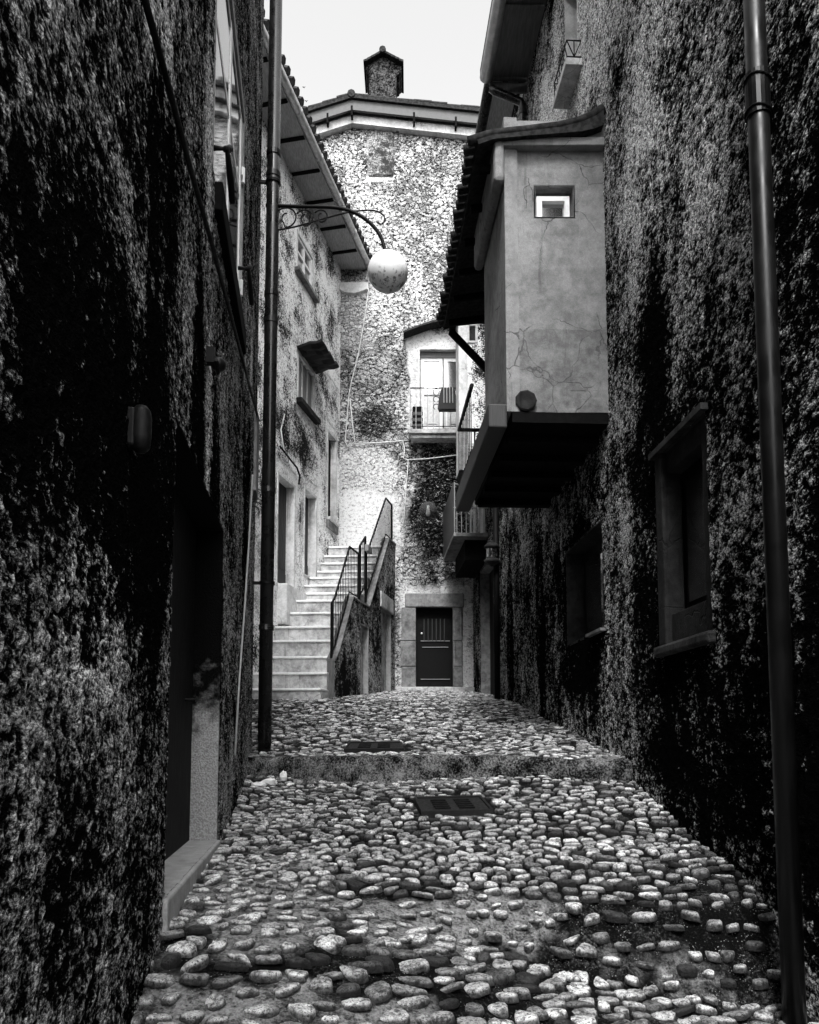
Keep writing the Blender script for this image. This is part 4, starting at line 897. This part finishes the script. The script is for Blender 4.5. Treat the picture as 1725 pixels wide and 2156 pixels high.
# dark window below the enclosed balcony
h = far_n; mb = MB(); reveal(mb, RW, h, .25, .02); mb.build('window_reveal', M['stone_dark'], house4)
mb = MB(); mb.fbox(RW, h[0], h[1], -.28, -.2, h[2], h[3]); wp = mb.build('window', M['door'], house4)
mb = MB(); mb.fbox(RW, h[0] + .1, h[1] - .1, -.2, -.19, h[2] + .1, h[3] - .1); mb.build('pane', M['glass'], wp)
mb = MB(); mb.fbox(RW, h[0] - .05, h[0] + .45, -.1, .05, h[2] - .03, h[2] - .003); mb.build('window_sill', M['coping'], house4)
# window and ledge high up
h = wt; mb = MB(); reveal(mb, RW, h, .2, .03); mb.build('window_reveal', M['white_render'], house4)
mb = MB(); mb.fbox(RW, h[0], h[1], -.22, -.16, h[2], h[3]); mb.build('window', M['glass2'], house4)
led = MB(); led.fbox(RW, nb_, nf_, -.02, .17, shz - .0, shz + .075); led.build('ledge', M['white_render'], house4, bevel=.006)
mb = MB(); zr_ = shz + .28
mb.tube([RW.pt(nb_ + .02, .0, zr_), RW.pt(nb_ + .02, .15, zr_), RW.pt(nf_ - .02, .15, zr_), RW.pt(nf_ - .02, 0, zr_)], .008, 6); mb.tube([RW.pt(nb_ + .02, .0, shz + .1), RW.pt(nb_ + .02, .15, shz + .1), RW.pt(nf_ - .02, .15, shz + .1)], .008, 6)
for d0_, d1_ in ((.0, .075), (.15, .075), (.075, .075)): mb.tube([RW.pt(nb_ + .02, d0_, zr_), RW.pt(nb_ + .02, d1_, shz + .1)], .006, 6)
for k in range(7): s0 = nb_ + .02 + (nf_ - nb_ - .04) * k / 6; mb.tube([RW.pt(s0, .15, shz + .1), RW.pt(s0 + (.08 if k < 6 else 0), .15, zr_)], .006, 6)
mb.build('ledge_railing', M['iron'], house4)
# eaves
EO = 0
p = ray(1018, 172); te = RE / p[1]; ex = p[0] * te; EZ4 = p[2] * te; ov = (RW.x0 + RW.m * RE - ex) * 1.0
mb = MB(); mb.fbox(RW, 1.6, RE, .0, ov - .1, EZ4 + .0, EZ4 + .05); mb.build('soffit', M['soffit_dark'], house4)
mb = MB()
for k in range(7): s0 = RE - .02 - k * 1.1; mb = MB(); mb.fbox(RW, s0 - .06, s0, .02, ov - .11, EZ4 - .03, EZ4 - .001); mb.build('rafter', M['soffit_dark'], house4)
mb = MB(); mb.tube([RW.pt(1.6, ov - .03, EZ4 + .03), RW.pt(3, ov - .03, EZ4 + .03), RW.pt(RE, ov - .03, EZ4 + .03)], .085, 12); mb.build('gutter', M['zinc'], house4, smooth=True)
mb = MB(); mb.fbox(RW, RE - .002, RE + .03, -.3, ov - .08, EZ4 - .16, EZ4 + .12); mb.build('barge_board', M['soffit_dark'], house4)
mb = MB(); mb.prism([RW.pt(1.6, ov + .04, EZ4 + .12), RW.pt(1.6, -4.5, EZ4 + 1.9), RW.pt(1.6, -4.5, EZ4 + 2.0), RW.pt(1.6, ov + .04, EZ4 + .2)], Vector(RW.pt(RE + .06, 0, 0)) - Vector(RW.pt(1.6, 0, 0))); mb.build('roof', M['tile'], house4)
for px in (1050, 1083):
    r_ = ray(px, 173); t_ = (RE + .04) / r_[1]; c_ = Vector((r_[0] * t_, RE + .0, r_[2] * t_)); e = .05
    mb = MB(); mb.box(c_.x - .09, c_.x + .05, c_.y - .06, c_.y - .005, c_.z - .05, c_.z + .03); mb.tube([(c_.x + .05, c_.y - .04, c_.z - .01), (c_.x + .13, c_.y - .04, c_.z - .01)], .022, 8); mb.build('cable_insulator', M['white'], house4)
# enclosed balcony (box, cornice, roof, platform)
YF = RW.at(1276, 600)[0]; FF = Front(YF); XF = lambda px, py: FF.at(px, py)[0]; ZF = lambda px, py: FF.at(px, py)[1]
bxl = XF(1063, 600); zbt = ZF(1150, 870); zct = ZF(1150, 318); xw = RW.x0 + RW.m * YF
dout = xw - bxl; hole = (XF(1127, 430), XF(1208, 430), ZF(1150, 457), ZF(1150, 393))
YB = YF + 1.3
def ostain(A, Z): return np.zeros(A.shape)
class FFB(Front): pass
wallo = wall('balcony_box', FF, bxl, xw + .1, zbt, zct + .3, .05, [hole], M['oriel'], house4, .14)
mb = MB(); mb.fbox(RW, YF + .002, YB, dout - .12, dout - .0, zbt, zct + .3); mb.build('box_side', M['oriel'], wallo); 
mb = MB(); mb.fbox(RW, YB, YB + .12, .0, dout - .02, zbt, zct + .3); mb.build('box_back', M['oriel'], wallo)
mb = MB(); reveal(mb, FF, hole, .15, .012); mb.build('window_lining', M['jamb'], wallo)
mb = MB(); hx0, hx1, hz0, hz1 = hole; i_ = .035; wz1 = hz0 + (hz1 - hz0) * .78
mb.fbox(FF, hx0 + .02, hx0 + .02 + .05, -.12, -.04, hz0 + .005, wz1); mb.fbox(FF, hx1 - .075, hx1 - .03, -.12, -.04, hz0 + .005, wz1); mb.fbox(FF, hx0 + .07, hx1 - .075, -.12, -.04, hz0 + .005, hz0 + .03); mb.fbox(FF, hx0 + .07, hx1 - .075, -.12, -.04, wz1 - .045, wz1)
mb.build('window_frame', M['white'], wallo)
mb = MB(); mb.fbox(FF, hx0 + .003, hx1 - .003, -.135, -.09, hz0 + .02, hz1); mb.build('window_pane', M['glass2'], wallo)
mb = MB(); zc0 = ZF(1150, 320); zc1 = ZF(1150, 303); cl = XF(1040, 312)
mb.box(cl, xw - .005, YF - .09, YF + .0, zc0, zc1); mb.build('cornice', M['oriel'], wallo, bevel=.008)
mb = MB(); mb.fbox(RW, YF - .05, YB + .1, dout, dout + .1, zc0 - .35, zc1); mb.build('corner_moulding', M['oriel'], wallo, bevel=.04)
mb = MB(); mb.box(xw - .16, xw + .02, YF - .05, YF + .04, zc1, ZF(1260, 268)); mb.build('corner_stub', M['oriel'], wallo)
for zt_b, zb_b, pr_, nm in ((ZF(1150, 694), ZF(1150, 823), .006, 'render_band'), (ZF(1150, 823) - .001, zbt + .002, .011, 'render_band')):
    mb = MB(); xsb = np.linspace(bxl + .002, xw - .003, 40)
    top_ = [zt_b + (fbm(np.array([x * 7]), np.array([1.0]), 17)[0] - .5) * .03 for x in xsb]
    mb.add([q for x, t in zip(xsb, top_) for q in ((x, YF - pr_, zb_b), (x, YF - pr_, t), (x, YF + .02, t), (x, YF + .02, zb_b))], [(i * 4 + k, i * 4 + (k + 1) % 4, (i + 1) * 4 + (k + 1) % 4, (i + 1) * 4 + k) for i in range(39) for k in range(4)] + [(0, 1, 2, 3), (156, 157, 158, 159)])
    mb.build(nm, M['oriel2'], wallo)
# lean-to roof
YR = YF - .14; FR = Front(YR); prof = [FR.at(*p) for p in ((1272, 226), (1252, 240), (1225, 252), (1180, 263), (1100, 273), (1040, 279), (1004, 290))]
rbot = [FR.at(*p) for p in ((1272, 262), (1252, 270), (1225, 276), (1180, 280), (1100, 286), (1040, 292), (1008, 303))]
YRE = 10.25; dv = Vector((RW.m * (YRE - YR), YRE - YR, 0)); poly_ = [(x, YR, z) for x, z in prof] + [(x, YR, z) for x, z in reversed(rbot)]
mb = MB(); mb.prism(poly_, dv); lr = mb.build('balcony_roof', M['tile'], house4)
mb = MB()
for k in range(26):
    t = (k + .3) / 26; o_ = dv * t + Vector((0, 0, random.uniform(-.008, .012))); ex_ = random.uniform(.0, .05)
    path = [Vector((x, YR, z + .015)) + o_ for x, z in prof]; path.append(path[-1] + Vector((-.05 - ex_, 0, -.02))); mb.tube(path, .05, 7)
mb.build('roof_tiles', M['tile'], lr, smooth=True)
mb = MB()
for k in range(6): t = (k + .5) / 6; o_ = dv * t; mb.tube([Vector((prof[1][0], YR, rbot[1][1] - .05)) + o_, Vector((prof[-1][0] + .05, YR, rbot[-1][1] - .05)) + o_], .04, 6)
for t in (.98,): o_ = dv * t; mb.tube([Vector((prof[-1][0] + .1, YR, rbot[-1][1] - .06)) + o_, Vector((xw - .45, YR, rbot[-1][1] - .75)) + o_], .05, 6)
mb.build('roof_rafters', M['wood_dark'], lr)
# platform, beams, railing
YP = RW.at(1045, 1045)[0]; YP = 9.6
mb = MB(); mb.fbox(RW, YF + .0, YP, .0, dout - .05, zbt - .10, zbt - .003); pl_ = mb.build('platform', M['wood_dark'], house4)
mb = MB(); mb.fbox(RW, YF - .02, YP + .1, dout - .0, dout + .17, zbt - .16, zbt + .06); mb.build('edge_beam', M['door_grey'], pl_, bevel=.015)
mb = MB()
for k in range(5): s0 = YF + .3 + k * .5; mb.fbox(RW, s0, s0 + .12, .0, dout - .06, zbt - .17, zbt - .102)
mb.build('joists', M['wood_dark'], pl_)
c_ = FF.at(1106, 848); mb = MB(); pr = [(.0, .05), (.085, .06), (.10, .05), (.092, 0), (.10, -.1)]; mb.lathe(pr, (c_[0], YF, c_[1]), 9, axis=(0, -1, 0)); mb.build('beam_end', M['stone_dark'], wallo)
RO = Side(RW.x0 - (dout + .14) * math.hypot(1, RW.m), 776, -1); yt, ztp = RO.at(1025, 704); 
mb = MB(); mb.tube([RW.pt(YB + .02, dout + .14, ztp), RW.pt(YP, dout + .14, ztp), RW.pt(YP, .0, ztp)], .024, 8); rl_ = mb.build('balcony_railing', M['iron'], house4); mb = MB(); mb.tube([RW.pt(YB + .02, dout + .14, zbt + .12), RW.pt(YP, dout + .14, zbt + .12), RW.pt(YP, 0, zbt + .12)], .016, 6); mb.build('lower_rail', M['iron'], rl_)
mb = MB()
for s0 in np.arange(YB + .1, YP + .01, .13): mb.tube([RW.pt(s0, dout + .14, zbt + .02), RW.pt(s0, dout + .14, ztp)], .006, 6)
for d_ in np.arange(.1, dout, .11): mb.tube([RW.pt(YP, d_, zbt + .1), RW.pt(YP, d_, ztp)], .011, 6)
mb.build('bars', M['iron'], rl_)
mb = MB(); mb.fbox(RW, YP - .05, YP, .0, dout, zbt, zbt + .5); mb.build('end_panel', M['wood_dark'], house4)

# ------------------------------------------------------------------ FAR RIGHT HOUSE
house5 = thing('bay_window_house', (1.5, 14, .6), 'narrow house with small plastered bay and low sheet-sided balcony beyond the enclosed balcony', 'house')
fd = (RW.at(1040, 1300)[0], RW.at(1012, 1300)[0], .2, RW.at(1030, 1180)[1])
ld = (14.7, 15.7, RW.at(1032, 1123)[1], RW.at(1032, 1123)[1] + 2.0)
wall('wall', RW, RE, 16.55, -.3, 9.4, .024, [fd, ld, dr if dr[0] > RE else (15.9, 16.2, 1.2, 1.5)], M['rwall'], house5, 5.0, attrs={'darken': lambda A, Z: .85 * blob(A, Z, 12.2, 1.5, .35, 1.6, 61, .3, .4)})
for h, q_ in ((fd, False), (ld, True)): mb = MB(); reveal(mb, RW, h, .25, .02, q_); mb.build('door_reveal', M['stone_trim'], house5)
for h in (fd, ld): mb = MB(); mb.fbox(RW, h[0] + .003, h[1] - .003, -.24, -.18, h[2], h[3]); mb.build('door', M['door'], house5)
YBy = 13.3; FB = Front(YBy); bl = FB.at(966, 800)[0]; bt = FB.at(990, 655)[1]; bb = FB.at(965, 990)[1]; wx = RW.x0 + RW.m * YBy
hw = (FB.at(984, 700)[0], FB.at(1006, 700)[0], FB.at(995, 722)[1], FB.at(995, 682)[1])
by = wall('bay', FB, bl, wx + .02, bb, bt, .022, [hw], M['peb'], house5, .15, attrs={'grime': lambda A, Z: .3 * blob(A, Z, wx, bt - .8, .5, .8, 3), 'plaster': lambda A, Z: rectmask(A, Z, bl - .1, bl + .22, bb - .1, bt + .1, .05, 3, .06)})
mb = MB(); mb.fbox(RW, YBy + .002, 13.75, wx - bl - .15, wx - bl, bb, bt); mb.build('bay_side', M['white_render'], by)
mb = MB(); mb.prism([(bl, YBy, bb), (wx, YBy, bb), (wx, YBy, bb - .5), (bl + .14, YBy, bb - .16)], (-.02, .45, 0)); mb.build('bay_base', M['stone_dark'], by)
mb = MB(); a0, a1, z0_, z1_ = hw
mb.fbox(FB, a0, a0 + .035, -.1, .015, z0_, z1_); mb.fbox(FB, a1 - .035, a1, -.1, .015, z0_, z1_); mb.fbox(FB, a0 + .035, a1 - .035, -.1, .015, z0_, z0_ + .035); mb.fbox(FB, a0 + .035, a1 - .035, -.1, .015, z1_ - .035, z1_); mb.build('window_frame', M['offwhite'], by)
mb = MB(); mb.fbox(FB, a0 + .03, a1 - .03, -.09, -.04, z0_ + .03, z1_ - .03); mb.build('window_pane', M['glass2'], by)
mb = MB(); b0 = FB.at(944, 690); mb.prism([(bl - .12, YBy - .12, bt - .16), (wx + .2, YBy - .12, bt + .32), (wx + .2, YBy - .12, bt + .42), (bl - .12, YBy - .12, bt - .06)], (-.02, .6, 0)); mb.build('bay_roof', M['wood_dark'], by)
# upper eaves of this house and its gutter
EZ5 = ray(1025, 190); t_ = 11.1 / EZ5[1]; ez5 = EZ5[2] * t_; ex5 = EZ5[0] * t_; ov5 = RW.x0 + RW.m * 11.1 - ex5
mb = MB(); mb.fbox(RW, RE + .05, 16.6, 0, ov5 - .1, ez5, ez5 + .05); mb.build('soffit', M['soffit'], house5)
mb = MB()
for k in range(5): s0 = RE + .5 + k * 1.1; mb = MB(); mb.fbox(RW, s0, s0 + .08, .0, ov5 - .1, ez5 - .05, ez5 - .001); mb.build('rafter', M['wood_dark'], house5)
mb = MB(); mb.tube([RW.pt(RE + .05, ov5 - .03, ez5 + .03), RW.pt(16.6, ov5 - .03, ez5 + .03)], .08, 12); mb.build('gutter', M['pipe'], house5, smooth=True)
mb = MB(); mb.prism([RW.pt(RE + .07, ov5 + .02, ez5 + .1), RW.pt(RE + .07, -4, ez5 + 1.6), RW.pt(RE + .07, -4, ez5 + 1.7), RW.pt(RE + .07, ov5 + .02, ez5 + .18)], Vector(RW.pt(16.6, 0, 0)) - Vector(RW.pt(RE + .07, 0, 0))); mb.build('roof', M['tile'], house5)
# its downpipe with the slanting offset
g = lambda px, py, Y: Vector((lambda r: (r[0] * Y / r[1], Y, r[2] * Y / r[1]))(ray(px, py)))
rt = thing('downpipe', tuple(g(1100, 265, RE - .06)), 'short cranked downpipe slanting under the high eaves above the lean-to roof', 'downpipe', 'rainwater downpipes')
mb = MB(); mb.tube([g(1034, 186, RE - .05), g(1042, 192, RE - .05), g(1070, 203, RE - .06), g(1097, 215, RE - .07), g(1101, 222, RE - .07), g(1101, 280, RE - .07), g(1101, 600, RE - .07)], .055, 12); mb.build('pipe', M['pipe'], rt, smooth=True)
mb = MB(); mb.lathe([(.055, -.03), (.064, -.03), (.064, .03), (.055, .03)], g(1101, 238, RE - .07), 14); mb.build('collar', M['pipe'], rt)
# low balcony with sheet side
YA, YZ = 14.3, 16.35; zl = zof(14.3, 1122); wxa = RW.x0 + RW.m * YA; do5 = wxa - g(955, 1100, 14.3).x; ztl = zof(14.3, 1016)
mb = MB(); mb.fbox(RW, YA, YZ, .0, do5, zl - .07, zl); lb_ = mb.build('low_balcony', M['stone_trim'], house5, bevel=.008)
mb = MB(); mb.fbox(RW, YA + .01, YZ, do5 - .02, do5 + .0, zl + .003, ztl); mb.build('side_sheet', M['door_grey'], lb_)
mb = MB(); zm = zof(14.3, 1069)
mb.tube([RW.pt(YA + .02, .0, zm), RW.pt(YA + .02, do5, zm)], .012, 6); mb.tube([RW.pt(YA + .02, do5 - .02, zl), RW.pt(YA + .02, do5 - .02, ztl)], .014, 6); mb.tube([RW.pt(YA + .02, do5 - .02, ztl - .02), RW.pt(YA + .02, .2, ztl - .14), RW.pt(YA + .02, .16, ztl - .35)], .012, 6)
for k in range(7): d_ = .06 + k * .085; mb.tube([RW.pt(YA + .02, d_, zl), RW.pt(YA + .02, d_, zm)], .008, 6)
mb.build('railing', M['bar_pale'], lb_)
mb = MB(); mb.fbox(RW, YA + .25, YZ - .2, .0, .4, zl - .45, zl - .073); mb.build('bracket', M['wood_dark'], lb_)
mb = MB()
for d_, w_ in ((.02, .06), (.16, .05), (.24, .03)): mb.fbox(RW, YA + .5, YA + .52, d_, d_ + w_, zl + .01, zl + 1.3)
cu = mb.build('door_curtain', M['offwhite'], lb_)
# wall lantern under the low balcony
s, z = RW.at(1058, 1160); wl = thing('wall_lantern', RW.pt(s, 0, z), 'small capped wall lantern below the low sheet-sided balcony', 'wall lamp', 'lamps in the lane')
c_ = Vector(RW.pt(s, .17, z))
mb = MB(); mb.lathe([(0, .14), (.06, .13), (.12, .09), (.13, .05), (.1, .03), (0, .03)], c_, 18); mb.build('cap', M['coping2'], wl, smooth=True)
mb = MB(); mb.lathe([(.09, .03), (.095, -.12), (.07, -.14)], c_, 18); mb.build('lantern_glass', M['glass'], wl, smooth=True)
mb = MB(); mb.lathe([(.0, -.14), (.11, -.14), (.13, -.16), (.12, -.2), (0, -.26)], c_, 18); mb.build('lantern_base', M['coping2'], wl, smooth=True)
mb = MB(); mb.tube([RW.pt(s, -.02, z - .2), RW.pt(s, .17, z - .2)], .02, 8); mb.build('bracket', M['iron'], wl)
# thin dark pipe below it
rt = thing('downpipe', RW.pt(12.9, .09, .5), 'slim black downpipe running down to the street under the wall lantern', 'downpipe', 'rainwater downpipes')
mb = MB(); mb.tube([RW.pt(12.9, .09, .55), RW.pt(12.9, .09, 4.2)], .05, 10); mb.build('pipe', M['cable_dark'], rt, smooth=True)
for z in (1.4, 2.8): mb = MB(); mb.fbox(RW, 12.88, 12.92, -.02, .1, z, z + .03); mb.build('bracket', M['iron'], rt)
# near downpipe on the dark roughcast wall
yp = 3.97; rt = thing('downpipe', RW.pt(yp, .12, -1.2), 'thick dark downpipe with pale rim light on the roughcast wall before the stone-framed window', 'downpipe', 'rainwater downpipes')
rt['label'] = 'thick dark downpipe held by wire on the roughcast wall nearest the viewer'
mb = MB(); c_ = Vector(RW.pt(yp, .12, 0)); mb.tube([(c_.x, c_.y, -1.4), (c_.x, c_.y, 2), (c_.x, c_.y, EZ4)], .054, 18); mb.build('pipe', M['pipe2'], rt, smooth=True)
mb = MB(); mb.lathe([(.054, -.12), (.062, -.12), (.062, .12), (.054, .12)], (c_.x, c_.y, RW.at(1575, 310)[1]), 18); mb.build('collar', M['pipe2'], rt)
for py in (280, 345):
    z = RW.at(1575, py)[1]; mb = MB(); mb.tube([(c_.x + .066 * math.cos(a), c_.y + .066 * math.sin(a), z + .01 * math.sin(a * 2)) for a in np.linspace(0, 6.28, 17)] , .005, 6); mb.tube([RW.pt(yp + .02, .06, z), RW.pt(yp + .1, .0, z - .03)], .006, 6); mb.build('tie_wire', M['iron'], rt)

# ------------------------------------------------------------------ small things
def blobmesh(c, r, seed, sq=(1, 1, 1)):
    mb = MB(); n, m_ = 10, 7; vs = []; rr = random.Random(seed)
    for i in range(m_):
        for j in range(n):
            th = math.pi * i / (m_ - 1); ph = 2 * math.pi * j / n; k = r * (1 + rr.uniform(-.28, .28))
            vs.append((c[0] + k * sq[0] * math.sin(th) * math.cos(ph), c[1] + k * sq[1] * math.sin(th) * math.sin(ph), c[2] + k * sq[2] * math.cos(th)))
    mb.add(vs, [(i * n + j, i * n + (j + 1) % n, (i + 1) * n + (j + 1) % n, (i + 1) * n + j) for i in range(m_ - 1) for j in range(n)]); return mb
for (px, py, r, sq, lab) in ((568, 1648, .06, (1.3, .8, .6), 'crumpled white paper cup lying against the foot of the step'), (597, 1640, .045, (.8, .7, 1.2), 'torn pale card propped against the step near the downpipe'), (545, 1652, .05, (1.2, .8, .5), 'grey paper scrap on the cobbles at the end of the blackened wall'), (612, 1650, .03, (1.2, .8, .6), 'smallest paper scrap, farthest from the downpipe, at the foot of the step')):
    x, y, z = ground_at(px, py + 6); y = min(y, float(ystep(x)) - .12); z = float(zlow(x, y))
    tag(blobmesh((x, y, z + r * sq[2] * .8), r, int(px), sq).build('paper_scrap', M['paper']), lab, 'litter', 'litter at the foot of the step')
for i, (px, py, lab) in enumerate(((640, 184, 'higher of two birds flying above the roofs'), (645, 213, 'lower of two birds flying above the roofs'))):
    c_ = g(px, py, 42); mb = MB(); mb.tube([c_ + Vector((-.02, -.06, 0)), c_, c_ + Vector((.02, .06, 0))], [.008, .025, .006], 8)
    for sg in (-1, 1): mb.hexa([c_ + Vector((sg * .01, -.02, 0)), c_ + Vector((sg * .09, -.01, .04)), c_ + Vector((sg * .09, .01, .04)), c_ + Vector((sg * .01, .03, 0)), c_ + Vector((sg * .01, -.02, .008)), c_ + Vector((sg * .09, -.01, .046)), c_ + Vector((sg * .09, .01, .046)), c_ + Vector((sg * .01, .03, .008))])
    tag(mb.build('bird', M['iron']), lab, 'bird', 'birds in the sky')

# ------------------------------------------------------------------ light
ELEV, AZ = math.radians(53), math.radians(4)       # sun behind the viewer, a little to the west side
sd = Vector((-math.sin(AZ) * math.cos(ELEV), -math.cos(AZ) * math.cos(ELEV), math.sin(ELEV)))
w = bpy.data.worlds.new("World"); sc.world = w; w.use_nodes = True; nt = w.node_tree; nt.nodes.clear()
sky = nt.nodes.new('ShaderNodeTexSky'); sky.sky_type = 'NISHITA'; sky.sun_disc = False; sky.sun_elevation = ELEV; sky.sun_rotation = math.pi + AZ; sky.dust_density = 4; sky.ozone_density = 1
bw = nt.nodes.new('ShaderNodeRGBToBW'); bg = nt.nodes.new('ShaderNodeBackground'); bg.inputs[1].default_value = .15; out = nt.nodes.new('ShaderNodeOutputWorld')
nt.links.new(sky.outputs[0], bw.inputs[0]); nt.links.new(bw.outputs[0], bg.inputs[0]); nt.links.new(bg.outputs[0], out.inputs[0])
sl = bpy.data.lights.new('sun', 'SUN'); sl.energy = .8; sl.angle = math.radians(14); so_ = bpy.data.objects.new('sun', sl); COL.objects.link(so_)
so_.rotation_euler = (-sd).to_track_quat('-Z', 'Y').to_euler(); so_.location = (0, 0, 20)
sc.view_settings.view_transform = 'Standard'; sc.view_settings.look = 'None'; sc.view_settings.exposure = 2.15; sc.view_settings.gamma = 1
sc.render.engine = 'CYCLES'; sc.cycles.max_bounces = 6; sc.cycles.diffuse_bounces = 3
